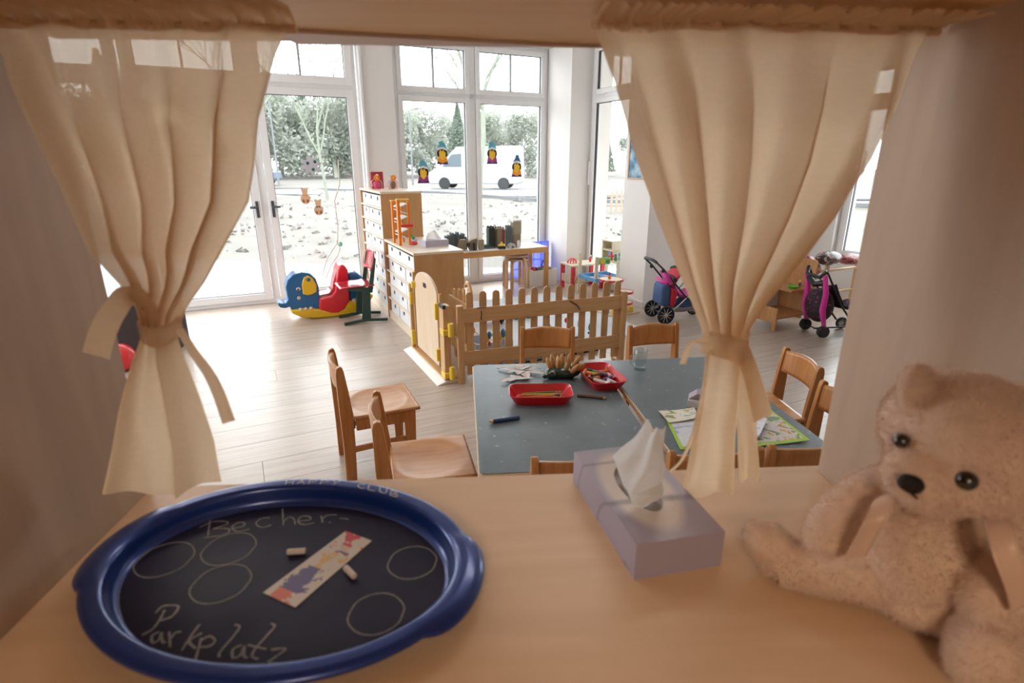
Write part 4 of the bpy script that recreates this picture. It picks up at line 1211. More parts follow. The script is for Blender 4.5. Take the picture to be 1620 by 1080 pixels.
mb = MB(); mb.box(-.010, -.005, -.342, -.018, -.222, .232); mb.build('picture_sheet', m, t)

# ================================================================== THINGS ON THE CABINETS
def tissue_box(label, loc, rz, sc=1.0, mats=None, tissue=True):
    t = thing('tissue_box', label, 'tissue box', loc, rz)
    return t


LAV = plain('box_lavender', (.50, .47, .58), .45)
TISS = cloth_mat('tissue_white', (.86, .85, .84), .35, .03)


def tissue_sheet(t, pts_fn, nu=36, nv=24):
    mb = MB(); mb.grid(pts_fn, nu, nv)
    return mb.build('tissue', TISS, t, smooth=180)


t = thing('tissue_box', 'lavender tissue box with a puffed white tissue on the low cabinet', 'tissue box', rw(1.56, 4.78, .785), TH + R(10))
mb = MB(); mb.box(-.115, .115, -.06, .06, 0, .055); mb.build('carton', LAV, t, bevel=.002)
tissue_sheet(t, lambda i, j: Vector(((i - .5) * .15 * (1 - .25 * j), .03 * math.sin(i * 6 + j * 2) * (1 - j * .3), .053 + .085 * j * (1 - .5 * (2 * i - 1) ** 2))))
t = thing('marble_run', 'tall orange toy marble run tower with white ramps on the low cabinet', 'toy', rw(1.335, 5.03, .785), TH)
ORP = plain('orange_plastic', (.84, .22, .015), .35); ORL = plain('light_orange_plastic', (.90, .50, .05), .35)
for (x, y, sx, sy, h, z0) in ((-.045, .09, .010, .016, .37, 0), (-.045, -.11, .012, .022, .39, 0), (.045, -.11, .010, .014, .38, 0), (.04, .09, .008, .012, .37, 0)):
    mb = MB(); mb.box(x - sx, x + sx, y - sy, y + sy, z0, h); o = mb.build('post', ORP, t, bevel=.003)
for y, h in ((.09, .37), (-.11, .39)):
    mb = MB(); mb.box(-.06, .055, y - .02, y + .02, h, h + .012); mb.build('top_plate', ORL, t, bevel=.002)
for k in range(6):
    z = .34 - k * .055; sgn = 1 if k % 2 else -1
    mb = MB(); mb.bar((-.04 * sgn, -.01, z + .02), (.04 * sgn, -.01, z - .012), .20, .006); mb.build('ramp', TOYW, t, bevel=.001)
mb = MB(); mb.box(-.03, .075, -.14, -.125, .16, .185); mb.build('red_bar', TOYR, t, bevel=.003)
blob_toy('toy_caterpillar', 'small green and lavender toy in a red base beside the marble run', 'toy', rw(1.41, 4.89, .785), [('base', (0, 0, .018), (.035, .025, .018), TOYR), ('body', (.012, 0, .045), (.022, .02, .02), TOYL), ('head', (-.005, 0, .065), (.018, .016, .016), TOYG), ('ear', (-.022, 0, .085), (.008, .008, .014), TOYG)], TH)
t = thing('gift_bag', 'dark red gift box with white emblem on top of the tall cabinet', 'gift box', rw(1.40, 6.12, 1.225), TH)
mb = MB(); mb.box(-.07, .06, -.03, .03, 0, .17); mb.build('box', plain('gift_red', (.38, .03, .04), .5), t, bevel=.004)
mb = MB(); mb.prism(disc_poly(-.005, .13, .018, .018), (0, -.031, 0), (1, 0, 0), (0, 0, 1), (0, -.002, 0)); mb.build('emblem', TOYW, t)
BAGM = glass_mat('cellophane', (.95, .80, .78), 1.6)
for k, (u, w_, lab) in enumerate(((1.34, 5.90, 'clear sweet bag with orange flower and red sweets, left on the tall cabinet'), (1.50, 5.86, 'clear bag with orange flower and patterned tin, right on the tall cabinet'))):
    t = thing('sweet_bag', lab, 'gift bag', rw(u, w_, 1.225), TH)
    mb = MB(); mb.lathe([(.045, 0), (.06, .03), (.055, .08), (.012, .11), (.035, .14)], 14, (0, 0, 0), sy=.6); mb.build('cellophane', BAGM, t, smooth=60)
    mb = MB(); mb.ball((0, 0, .045), (.032, .02, .04), 12); mb.build('sweets', TOYP if k == 0 else CB, t, smooth=180)
    fl_o = MB()
    for q_ in range(6):
        a = q_ * math.pi / 3; fl_o.ball((.02 * math.cos(a), -.03, .115 + .02 * math.sin(a)), (.012, .005, .012), 8)
    fl_o.build('flower', TOYO, t, smooth=180)
    mb = MB(); mb.ball((0, -.036, .115), (.010, .005, .010), 8); mb.build('flower_centre', TOYY, t, smooth=180)

# ================================================================== ROCKING ELEPHANT
t = thing('rocking_elephant', 'blue, red and yellow plastic rocking elephant by the glass door', 'rocking toy', rw(.74, 5.80), TH)
EB = plain('elephant_blue', (.012, .125, .33), .33, coat=.25); ER = plain('elephant_red', (.70, .012, .03), .3, coat=.3); EY = plain('elephant_yellow', (.82, .50, .015), .33, coat=.25); EW = plain('elephant_cream', (.75, .62, .50), .5)


def soft_prism(name, poly, y0, y1, mat, par, bev=.02, label=None):
    mb = MB(); mb.prism(poly, (0, y0, 0), (1, 0, 0), (0, 0, 1), (0, y1 - y0, 0))
    return mb.build(name, mat, par, bevel=bev, seg=3, smooth=50, label=label)


soft_prism('rocker', [(-.38, .115), (-.36, .075), (-.28, .03), (-.15, .005), (0, 0), (.15, .005), (.28, .035), (.38, .10), (.44, .18), (.41, .20), (.34, .16), (.28, .12), (.20, .15), (.10, .10), (0, .07), (-.12, .10), (-.24, .12)], -.13, .13, EY, t, .03)
soft_prism('head', [(-.36, .09), (-.10, .09), (-.09, .25), (-.09, .32), (-.11, .40), (-.16, .455), (-.23, .475), (-.31, .46), (-.37, .41), (-.395, .34), (-.39, .27), (-.385, .22), (-.41, .185), (-.45, .185), (-.475, .20), (-.485, .18), (-.465, .145), (-.42, .135), (-.375, .145)], -.10, .10, EB, t, .035)
for s_ in (-1, 1):
    yo = -.118 if s_ < 0 else .098
    soft_prism('ear', [(-.245, .26), (-.20, .245), (-.16, .25), (-.115, .27), (-.11, .34), (-.14, .41), (-.18, .44), (-.22, .425), (-.245, .36)], yo, yo + .02, EY, t, .008)
    mb = MB(); mb.ball((-.18, s_ * .122, .40), (.02, .008, .018), 14); mb.build('ear_stud', EB, t, smooth=180)
    mb = MB(); mb.ball((-.28, s_ * .101, .315), (.022, .006, .017), 14); mb.build('eye', EW, t, smooth=180)
    mb = MB(); mb.ball((-.285, s_ * .106, .31), (.010, .005, .010), 10); mb.build('pupil', BLACK, t, smooth=180)
    mb = MB(); mb.ball((-.285, s_ * .102, .225), (.018, .010, .018), 12); mb.build('tusk', EW, t, smooth=180)
    for k in range(3):
        mb = MB(); mb.ball((-.285 + k * .05, s_ * .125, .115), (.018, .012, .017), 10); mb.build('toe', EW, t, smooth=180)
soft_prism('saddle', [(-.11, .09), (.0, .04), (.07, .035), (.14, .07), (.19, .15), (.20, .30), (.20, .47), (.17, .52), (.13, .525), (.10, .47), (.075, .36), (.06, .27), (.02, .22), (-.05, .205), (-.10, .20)], -.135, .135, ER, t, .02)
soft_prism('seat_pad', [(-.09, .215), (.01, .225), (.055, .26), (.08, .35), (.11, .47), (.10, .47), (.06, .36), (.04, .28), (.0, .24), (-.09, .228)], -.08, .08, plain('seat_gloss_red', (.72, .05, .07), .18, coat=.6), t, .004)  # paler, glossier red than the saddle
soft_prism('rear', [(.19, .12), (.33, .13), (.37, .20), (.38, .30), (.35, .37), (.30, .42), (.24, .435), (.20, .42)], -.10, .10, EB, t, .035)
mb = MB(); mb.ball((.24, -.115, .15), (.026, .014, .02), 12); mb.build('rear_toe', EW, t, smooth=180)

# red and green school chair
t = thing('school_chair', 'red school chair with dark green runner frame beside the drawer cabinets', 'chair', rw(1.0, 5.45), TH)
SG = plain('dark_green_frame', (.01, .045, .035), .4); SR = plain('red_shiny_ply', (.50, .02, .035), .2, coat=.6)
for s_, y in ((-1, -.15), (1, .15)):
    mb = MB(); mb.bar((-.20, y, .016), (.02, y, .035), .028, .028); mb.bar((.02, y, .035), (.22, y, .016), .028, .028); mb.build('runner', SG, t, bevel=.008)
    mb = MB(); mb.prism([(-.03, .03), (.055, .03), (.07, .34), (.0, .34)], (0, y - .012, 0), (1, 0, 0), (0, 0, 1), (0, .024, 0)); mb.build('side_plate', SG, t, bevel=.004)
    mb = MB(); mb.prism([(.045, .30), (.09, .30), (.145, .62), (.12, .66)], (0, y - .012, 0), (1, 0, 0), (0, 0, 1), (0, .024, 0)); mb.build('back_post', SG, t, bevel=.004)
    mb = MB(); mb.prism([(-.14, .335), (.09, .31), (.09, .35), (-.14, .355)], (0, y - .012, 0), (1, 0, 0), (0, 0, 1), (0, .024, 0)); mb.build('seat_bearer', SG, t, bevel=.003)
mb = MB(); mb.grid(lambda i, j: Vector((-.21 + .32 * i, (j - .5) * .34 * (1 - .1 * (1 - i)), .372 - .02 * math.sin(i * 3.14) * (1 - (2 * j - 1) ** 2) - .015 * (1 - i) ** 4)), 16, 16); mb.build('seat', SR, t, smooth=180, solid=.012)
mb = MB()


def bk(i, j):
    w_ = .185 * max(0, 1 - abs(2 * j - 1) ** 5) ** .5
    return Vector((.105 + .045 * j + .03 * (1 - (2 * i - 1) ** 2) - .02, (2 * i - 1) * max(w_, .12), .50 + .185 * j))


mb.grid(bk, 16, 12); mb.build('backrest', SR, t, smooth=180, solid=.012)

# dark box and red ball at the left window
t = thing('speaker_box', 'dark brown box seat standing by the left window behind the left curtain', 'box', (-3.02, 4.42, 0), R(10))
mb = MB(); mb.box(-.24, .24, -.18, .18, 0, .42); mb.build('body', plain('dark_brown_fabric', (.025, .013, .012), .85), t, bevel=.015)
mb = MB(); mb.box(-.245, .245, -.185, .185, .42, .45); mb.build('lid', plain('dark_lid', (.035, .02, .018), .6), t, bevel=.008)
t = MB().ball((0, 0, 0), .105, 28).build('ball', TOYR, None, smooth=180); t.location = (-2.93, 3.92, .105); tag(t, 'red play ball on the floor in front of the dark box', 'ball')

# ================================================================== CHAIRS
CL = [0]
ch0 = None


def make_chair(label):
    t = thing('dining_chair', label, 'chair', (0, 0, 0), 0, 'small wooden nursery chairs')
    for s_ in (-1, 1):
        x = s_ * .145
        pr = [(-.210, 0), (-.160, 0), (-.152, .20), (-.150, .36), (-.160, .46), (-.174, .575), (-.180, .597), (-.193, .602), (-.206, .594), (-.212, .57), (-.212, .42), (-.208, .20)]
        mb = MB(); mb.prism(pr, (x - .012, 0, 0), (0, 1, 0), (0, 0, 1), (.024, 0, 0)); mb.build('leg', BEECH, t, bevel=.004)
        mb = MB(); mb.prism([(.10, 0), (.14, 0), (.15, .322), (.09, .322)], (x - .012, 0, 0), (0, 1, 0), (0, 0, 1), (.024, 0, 0)); mb.build('leg', BEECH, t, bevel=.003)
        mb = MB(); mb.box(x - .010, x + .010, -.14, .10, .265, .322); mb.build('side_rail', BEECH, t, bevel=.003)
        mb = MB(); mb.bar((x, -.165, .165), (x, .11, .175), .018, .028); mb.build('stretcher', BEECH, t, bevel=.003)
    mb = MB(); mb.box(-.135, .135, .105, .125, .27, .322); mb.box(-.135, .135, -.16, -.142, .27, .322); mb.build('cross_rail', BEECH, t, bevel=.003)
    # dished seat

    def seat(i, j):
        x = (i - .5) * .335; y = -.155 + .325 * j
        d = math.hypot(x / .125, (y - .0) / .115)
        return Vector((x * (1 + .03 * j), y, .337 - .010 * max(0, min(1, 1.25 - d)) ** .6))
    mb = MB(); mb.grid(seat, 28, 28)
    b_ = len(mb.v)
    mb.build('seat', BEECH_S, t, smooth=180, solid=.014)

    def back(i, j):
        x = (i - .5) * .268; b = .030 * (1 - (2 * i - 1) ** 2)
        return Vector((x, -.178 - b - .012 * j, .475 + .108 * j + (.010 * (1 - (2 * i - 1) ** 2) if j > .5 else -.006 * (1 - (2 * i - 1) ** 2))))
    mb = MB(); mb.grid(back, 20, 6); mb.build('backrest', BEECH, t, smooth=60, solid=.014)
    return t


def chair_at(a, b, label, first=None):
    """a, b: world xy of the two ends of the top of the backrest, a = the sitter's right hand end"""
    global ch0
    a, b = Vector(a), Vector(b)
    mid = (a + b) / 2; d = (b - a).normalized()
    f = Vector((d.y, -d.x))       # facing direction
    rz = math.atan2(f.y, f.x) - math.pi / 2
    loc = mid + f * .195
    if ch0 is None: t = ch0 = make_chair(label)
    else:
        t = copy_tree(ch0); t['label'] = label
    t.location = (loc.x, loc.y, 0); t.rotation_euler.z = rz
    return t


# facing = right of a->b direction
chair_at((-.80, 2.401), (-.917, 2.665), 'small wooden chair standing free on the floor left of the tables, farther one')
chair_at((-.494, 1.832), (-.564, 2.126), 'small wooden chair standing free left of the tables, nearer one')
chair_at((.047, 3.058), (.361, 3.058), 'wooden chair at the far side of the left table, before the picket fence')
chair_at((.675, 3.085), (.975, 3.15), 'small wooden chair at the far side of the right table')
chair_at((1.405, 2.705), (1.425, 2.39), 'small wooden chair at the right side of the tables, farther one')
chair_at((1.352, 2.245), (1.385, 1.94), 'small wooden chair at the right side of the tables, nearer one')
chair_at((.365, 1.548), (.065, 1.522), 'wooden chair pushed in at the near end of the left table, by the tissue box').scale.z = 1.05
chair_at((.80, 1.59), (.50, 1.56), 'small wooden chair pushed in at the near end, behind the right curtain').scale.z = 1.05
chair_at((1.132, 1.632), (.834, 1.60), 'small wooden chair pushed in at the near right corner beside the booth wall').scale.z = 1.05

# ================================================================== TABLES
m, nt_, n_, l_, b_ = nt('slate_linoleum')
tc = n_.new('ShaderNodeTexCoord'); nz = n_.new('ShaderNodeTexNoise'); nz.inputs['Scale'].default_value = 9; nz.inputs['Detail'].default_value = 8
sp = n_.new('ShaderNodeTexNoise'); sp.inputs['Scale'].default_value = 42; sp.inputs['Detail'].default_value = 5
l_.new(tc.outputs['Object'], nz.inputs['Vector']); l_.new(tc.outputs['Object'], sp.inputs['Vector'])
cr = n_.new('ShaderNodeValToRGB'); cr.color_ramp.elements[0].position = .35; cr.color_ramp.elements[0].color = (.10, .128, .147, 1); cr.color_ramp.elements[1].position = .7; cr.color_ramp.elements[1].color = (.14, .168, .187, 1)
l_.new(nz.outputs['Fac'], cr.inputs[0])
cs_ = n_.new('ShaderNodeValToRGB'); cs_.color_ramp.elements[0].position = .66; cs_.color_ramp.elements[0].color = (0, 0, 0, 1); cs_.color_ramp.elements[1].position = .74; cs_.color_ramp.elements[1].color = (.6, .6, .6, 1)
l_.new(sp.outputs['Fac'], cs_.inputs[0])
mx = n_.new('ShaderNodeMix'); mx.data_type = 'RGBA'; l_.new(cs_.outputs[0], mx.inputs[0]); l_.new(cr.outputs[0], mx.inputs[6]); mx.inputs[7].default_value = (.42, .44, .46, 1)
l_.new(mx.outputs[2], b_.inputs['Base Color']); b_.inputs['Roughness'].default_value = .32
rg = n_.new('ShaderNodeMapRange'); rg.inputs['To Min'].default_value = .22; rg.inputs['To Max'].default_value = .42; l_.new(nz.outputs['Fac'], rg.inputs['Value']); l_.new(rg.outputs[0], b_.inputs['Roughness'])
SLATE = m
TEDGE = wood('table_edge_wood', (.62, .42, .28), (.72, .52, .36), 'X', 5, .35, 8)


def play_table(label, corner, ang, w_, d_):
    t = thing('craft_table', label, 'table', (corner[0], corner[1], 0), R(ang))
    mb = MB(); mb.prism([(x, y - d_) for x, y in bev_poly(w_, d_, .022)], (0, 0, .535), (1, 0, 0), (0, 1, 0), (0, 0, .0225)); mb.build('edge_band', TEDGE, t, bevel=.002)
    mb = MB(); mb.prism([(x + .004, y - d_ + .004) for x, y in bev_poly(w_ - .008, d_ - .008, .019)], (0, 0, .5572), (1, 0, 0), (0, 1, 0), (0, 0, .0028)); mb.build('table_top', SLATE, t, bevel=.001)
    for x in (.05, w_ - .05):
        for y in (-.05, -d_ + .05):
            mb = MB(); mb.cyl((x, y, 0), (x, y, .535), .024, 18); mb.build('leg', BEECH, t, smooth=40)
    mb = MB(); mb.box(.06, w_ - .06, -.07, -.05, .475, .535); mb.box(.06, w_ - .06, -d_ + .05, -d_ + .07, .475, .535); mb.box(.05, .07, -d_ + .06, -.06, .475, .535); mb.box(w_ - .07, w_ - .05, -d_ + .06, -.06, .475, .535); mb.build('apron', BEECH, t, bevel=.002)
    return t


play_table('low craft table with scuffed slate blue top, left of the two pushed together', (-.193, 2.534), 5.0, .622, 1.0)
play_table('low craft table with scuffed slate blue top, right of the two pushed together', (.440, 2.597), 6.2, .572, 1.0)
TT = .56


def tray(label, c, rz, L_, W_, h=.042):
    t = thing('pencil_tray', label, 'tray', (c[0], c[1], TT + .0004), rz)
    TR_ = plain('tray_red', (.62, .01, .02), .28, coat=.4)

    def shell(i, j):
        # j: 0 outer foot .. 1 inner centre
        prof = [(.80, .0), (.93, .028), (1.0, .042), (.975, .0425), (.90, .026), (.78, .004), (.0, .003)]
        s_ = j * (len(prof) - 1); k = min(int(s_), len(prof) - 2); f_ = s_ - k
        q = prof[k][0] + (prof[k + 1][0] - prof[k][0]) * f_; z = prof[k][1] + (prof[k + 1][1] - prof[k][1]) * f_
        a = 2 * math.pi * i
        n__ = 7.0
        c_, s2 = math.cos(a), math.sin(a)
        rr = (abs(c_) ** n__ + abs(s2) ** n__) ** (-1 / n__)
        return Vector((c_ * rr * L_ / 2 * q, s2 * rr * W_ / 2 * (q if q < .5 else 1 - (1 - q) * L_ / W_ * .8), z))
    mb = MB(); mb.grid(shell, 64, 18, closed=True); mb.add([(c_, s2, .0) for c_, s2 in ((L_ * .4 * math.cos(k * .2618), W_ * .36 * math.sin(k * .2618)) for k in range(24))], [tuple(range(24))])
    mb.build('shell', TR_, t, smooth=50)
    return t


PCOL = {k: plain('pencil_' + k, v, .35, coat=.3) for k, v in dict(blue=(.02, .05, .16), green=(.05, .22, .04), yellow=(.70, .42, .05), brown=(.14, .06, .03), red=(.45, .03, .03), natural=(.55, .33, .14), purple=(.12, .05, .16), orange=(.72, .20, .03), white=(.75, .72, .72), black=(.02, .02, .02), grey=(.42, .40, .45)).items()}


def pencil(name, label, a, b, r, colk, group=None, cat='pencil'):
    a, b = Vector(a), Vector(b)
    t = thing(name, label, cat, a, 0, group)
    d = b - a; L_ = d.length; u = d.normalized()
    mb = MB(); mb.tube([Vector((0, 0, 0)), u * (L_ * .86)], r, 6); mb.build('shaft', PCOL[colk], t, smooth=30)
    mb = MB(); mb.tube([u * (L_ * .86), u * (L_ * .965)], [r, r * .35], 8, cap=True); mb.build('wood_tip', PCOL['natural'], t, smooth=60)
    mb = MB(); mb.tube([u * (L_ * .965), u * L_], [r * .35, r * .06], 6); mb.build('lead', PCOL[colk], t, smooth=60)
    return t


tray('red plastic pencil tray in the middle of the left table', (.118, 2.12), R(1), .262, .150)
tray('red plastic crayon tray beside the hedgehog pencil holder', (.397, 2.325), R(-78), .262, .165)
pl_ = [('natural', -.070, .035, .09), ('green', -.075, .018, .085), ('blue', -.02, .028, .095), ('yellow', -.08, .004, .08), ('blue', -.04, -.012, .10), ('brown', -.085, -.022, .075), ('natural', -.03, -.034, .095), ('orange', -.075, -.030, .06), ('red', .01, .014, .09), ('black', .02, -.004, .09)]
plabs = ['natural wood pencil at the far rim', 'green pencil behind the yellow one', 'dark blue pencil at the right rear', 'yellow pencil in the middle left', 'dark blue pencil across the middle', 'brown pencil at the front left', 'natural wood pencil at the front rim', 'short orange pencil at the front left', 'red pencil stub at the right', 'black pencil at the right']
for (ck, x0, y0, x1), lb in zip(pl_, plabs):
    zz = TT + .012 + .010 * rs.random()
    pencil('colour_pencil', lb + ' of the left red tray', (.118 + x0, 2.12 + y0, zz), (.118 + x1, 2.12 + y0 + rs.uniform(-.012, .012), zz + .008), .0042, ck, 'pencils in the left red tray')
cr_ = [('orange', -.05, .07), ('green', .01, .06), ('red', .03, .05), ('orange', .045, .075), ('black', -.01, .085), ('red', -.04, .03), ('brown', .0, .03), ('purple', .03, .02), ('yellow', -.02, .045), ('orange', -.03, .0), ('purple', .02, -.03), ('brown', -.035, -.01), ('white', -.02, -.045), ('grey', .03, -.06), ('white', .0, -.08), ('red', .045, -.005)]
pos_w = {(0): 'rear', (1): 'middle', (2): 'front'}
for n__, (ck, x0, y0) in enumerate(cr_):
    a = rs.random() * 3.14
    c_ = Vector((.397, 2.325, TT + .014 + .008 * rs.random())) + Vector((x0 + y0 * -.2, y0 + x0 * .2, 0))
    dd = Vector((math.cos(a), math.sin(a), .1)) * .030
    col_n = {'orange': 'orange', 'green': 'green', 'red': 'red', 'black': 'black', 'brown': 'brown', 'purple': 'purple', 'yellow': 'yellow', 'white': 'white', 'grey': 'grey'}[ck]
    row_n = 'rear' if y0 > .04 else ('middle' if y0 > -.02 else 'front')
    side = 'left' if x0 < -.012 else ('centre' if x0 < .022 else 'right')
    ob = MB().tube([-dd, dd * .8, dd], [.009, .009, .004], 8).build('crayon', PCOL[ck], None, smooth=40)
    ob.location = c_; tag(ob, '%s wax crayon at the %s %s of the right red tray' % (col_n, row_n, side), 'crayon', 'crayons in the right red tray')
pencil('colour_pencil', 'dark blue pencil lying alone at the left of the table', (.028, 1.936, TT + .008), (-.088, 1.898, TT + .008), .008, 'blue')
pencil('colour_pencil', 'brown pencil lying alone between the two red trays', (.274, 2.152, TT + .0065), (.396, 2.12, TT + .0065), .0065, 'brown')

# hedgehog pencil holder
t = thing('hedgehog_pencil_holder', 'dark green hedgehog holder with wooden finger pegs on the table', 'pencil holder', (.225, 2.372, TT), R(8))
HG = plain('hedgehog_green', (.012, .035, .02), .3, coat=.4)
mb = MB(); mb.ball((.02, 0, .028), (.07, .048, .030), 20); mb.ball((-.045, -.008, .024), (.036, .032, .026), 16); mb.ball((-.078, -.012, .014), (.014, .012, .012), 12)
bo_ = mb.build('body', HG, t, smooth=180); md = bo_.modifiers.new('r', 'REMESH'); md.mode = 'VOXEL'; md.voxel_size = .003; md.use_smooth_shade = True
mb = MB(); mb.tube([(-.052 + .014 * math.cos(a), -.040, .034 + .011 * math.sin(a)) for a in (math.pi * k / 8 - .2 for k in range(9))], .0018, 6); mb.build('eye_line', EW, t, smooth=60)
PEG = wood('peg_wood', (.42, .19, .05), (.56, .29, .09), 'Z', 9, .35, 8)
for (x, y, dx, dy, L_) in ((-.045, .01, -.35, .2, .062), (-.03, .025, -.15, .3, .066), (-.012, -.005, -.1, -.1, .062), (.01, .02, .0, .3, .068), (.012, -.022, .2, -.35, .055), (.034, .012, .12, .15, .072), (.045, -.012, .4, -.2, .062), (.06, .015, .5, .1, .066), (.035, -.035, .75, -.55, .062), (.065, -.02, .85, -.3, .058), (-.0, .035, -.1, .6, .055)):
    d = Vector((dx, dy, 1)).normalized(); p0 = Vector((x, y, .035))
    pts = [p0 + d * L_ * k / 5 for k in range(6)]
    mb = MB(); mb.tube(pts, [.009, .0115, .0118, .0115, .0095, .003], 12); mb.build('wooden_peg', PEG, t, smooth=180)

# glass mug
t = thing('glass_mug', 'clear glass mug with handle at the rear of the right table', 'glass', (.608, 2.478, TT), R(200))
MUGG = glass_mat('mug_glass', (.90, .93, .94), 2.0)
gm, gt_, gn, gl_, gb = nt('clear_glass'); gb.inputs['Transmission Weight'].default_value = 1; gb.inputs['Roughness'].default_value = .01; gb.inputs['IOR'].default_value = 1.45; gb.inputs['Base Color'].default_value = (.97, .99, .99, 1)
mb = MB(); mb.lathe([(0, 0), (.028, 0), (.031, .004), (.032, .05), (.032, .098), (.0305, .100), (.0292, .098), (.029, .05), (.028, .014), (.018, .009), (0, .010)], 32); mb.build('vessel', MUGG, t, smooth=50)
mb = MB(); mb.tube([(.030, 0, .075), (.050, 0, .078), (.057, 0, .06), (.055, 0, .04), (.045, 0, .028), (.030, 0, .027)], .004, 8); mb.build('handle', MUGG, t, smooth=180)

# paper leaves star
PAP = plain('cut_paper', (.66, .60, .58), .8)
pcs = onz(824, 589, TT)
t = thing('paper_leaf_star', 'crumpled star of pale paper leaves at the rear left of the table', 'paper decoration', pcs + Vector((0, 0, .001)), 0)
for k, (ang, L_, w_, dz) in enumerate(((160, .12, .035, .002), (205, .08, .03, .006), (-20, .13, .03, .003), (15, .10, .026, .008), (75, .07, .03, .005), (115, .09, .03, .009), (-70, .10, .045, .004), (-105, .06, .04, .007), (40, .07, .03, .012))):
    a = R(ang)

    def lf(i, j, a=a, L_=L_, w_=w_, dz=dz):
        r_ = j * L_; q = (i - .5) * w_ * math.sin(math.pi * min(1, .12 + .88 * j)) ** .7
        return Vector((r_ * math.cos(a) - q * math.sin(a), (r_ * math.sin(a) + q * math.cos(a)), dz + .018 * j * (1 - j) * 3 * .5 + abs(i - .5) * .006))
    mb = MB(); mb.grid(lf, 4, 8); mb.build('paper_leaf', PAP, t, smooth=30)
pcs2 = onz(818, 604, TT)
t = thing('paper_leaf_star', 'smaller star of pale paper leaves touching the left red tray', 'paper decoration', pcs2 + Vector((-.01, .02, .001)), 0)
for k, (ang, L_) in enumerate(((170, .05), (60, .06), (10, .09), (110, .05), (215, .09), (240, .05))):
    a = R(ang)
    mb = MB(); mb.grid(lambda i, j: Vector((j * L_ * math.cos(a) - (i - .5) * .03 * math.sin(math.pi * min(1, .15 + .85 * j)) * math.sin(a), j * L_ * math.sin(a) + (i - .5) * .03 * math.sin(math.pi * min(1, .15 + .85 * j)) * math.cos(a), .003 + .01 * j * (1 - j) + .0015 * k)), 4, 6); mb.build('paper_leaf', PAP, t, smooth=30)


# printed children's sheets
def print_mat(name, base, spots, scale, seed):
    m, t_, n, l, b = nt(name)
    tc = n.new('ShaderNodeTexCoord'); mp = n.new('ShaderNodeMapping'); mp.inputs['Location'].default_value = (seed, seed * .7, 0)
    l.new(tc.outputs['Object'], mp.inputs[0])
    v = n.new('ShaderNodeTexNoise'); v.inputs['Scale'].default_value = scale; v.inputs['Detail'].default_value = 2; v.inputs['Distortion'].default_value = 1.2; l.new(mp.outputs[0], v.inputs['Vector'])
    c = n.new('ShaderNodeValToRGB'); c.color_ramp.interpolation = 'CONSTANT'
    els = c.color_ramp.elements; els[0].position = 0; els[0].color = tuple(spots[0]) + (1,)
    ps = [.36, .41, .56, .60, .64]
    els[1].position = ps[0]; els[1].color = tuple(spots[1]) + (1,)
    for p_, s_ in zip(ps[1:], [base] + list(spots[2:])):
        e = els.new(p_); e.color = tuple(s_) + (1,)
    l.new(v.outputs['Fac'], c.inputs[0]); l.new(c.outputs[0], b.inputs['Base Color']); b.inputs['Roughness'].default_value = .35
    return m


def sheet(name, label, pts, mat, border, z0, cat='paper', curl=.006, inset=.07):
    P = [onz(x, y, TT) for x, y in pts]
    c0 = sum(P, Vector()) / 4
    t = thing(name, label, cat, Vector((c0.x, c0.y, TT + z0)), 0)

    def f(i, j, a=0.0):
        i2, j2 = a + (1 - 2 * a) * i, a + (1 - 2 * a) * j
        p = (P[0] * (1 - i2) + P[1] * i2) * (1 - j2) + (P[3] * (1 - i2) + P[2] * i2) * j2
        return Vector((p.x - c0.x, p.y - c0.y, curl * (i2 - .3) ** 2 * 3 + (.0006 if a else 0)))
    mb = MB(); mb.grid(f, 10, 6); mb.build('sheet', border, t, smooth=180)
    mb = MB(); mb.grid(lambda i, j: f(i, j, inset), 10, 6); mb.build('print', mat, t, smooth=180)
    return t


LIME = plain('paper_lime', (.40, .60, .05), .4)
CR1 = print_mat('print_frog', (.80, .76, .68), [(.16, .36, .10), (.70, .30, .12), (.75, .72, .45), (.30, .45, .50)], 26, 1.3)
CR2 = print_mat('print_scene', (.72, .66, .66), [(.10, .26, .14), (.70, .42, .14), (.45, .58, .18), (.22, .30, .22)], 20, 4.1)
CR3 = print_mat('print_blue', (.70, .70, .76), [(.30, .42, .62), (.55, .60, .72), (.62, .64, .74), (.74, .74, .78)], 18, 6.6)
sheet('comic_page', 'lime bordered children\'s magazine page under the small picture card, left of the right curtain', [(1052, 662), (1130, 655), (1160, 700), (1076, 712)], CR3, LIME, .001)
sheet('picture_card', 'cream card with a printed green frog figure left of the right curtain', [(1041, 652), (1098, 649), (1104, 665), (1058, 671)], CR1, CREAM, .006, inset=.04)
sheet('comic_page', 'lime bordered printed magazine page at the right corner of the right table', [(1172, 642), (1218, 650), (1281, 699), (1192, 707)], CR2, LIME, .003, curl=.004)
sheet('folded_paper', 'pale lilac folded paper leaning by the magazine, right of the right curtain', [(1172, 652), (1213, 672), (1200, 700), (1168, 690)], CR3, plain('paper_lilac', (.55, .50, .58), .6), .018, inset=.02)
t = thing('tissue_packet', 'small white and lilac folded carton left of the right curtain', 'carton', onz(1096, 640, TT), R(-20))
mb = MB(); mb.box(-.02, .08, -.03, .04, 0, .03); mb.build('box', plain('carton_white', (.72, .68, .70), .5), t, bevel=.001)
mb = MB(); mb.prism([(-.02, .03), (.01, .055), (.06, .065), (.08, .04)], (0, -.02, 0), (1, 0, 0), (0, 0, 1), (0, .06, 0)); mb.build('flap', plain('carton_mauve', (.30, .22, .28), .5), t)

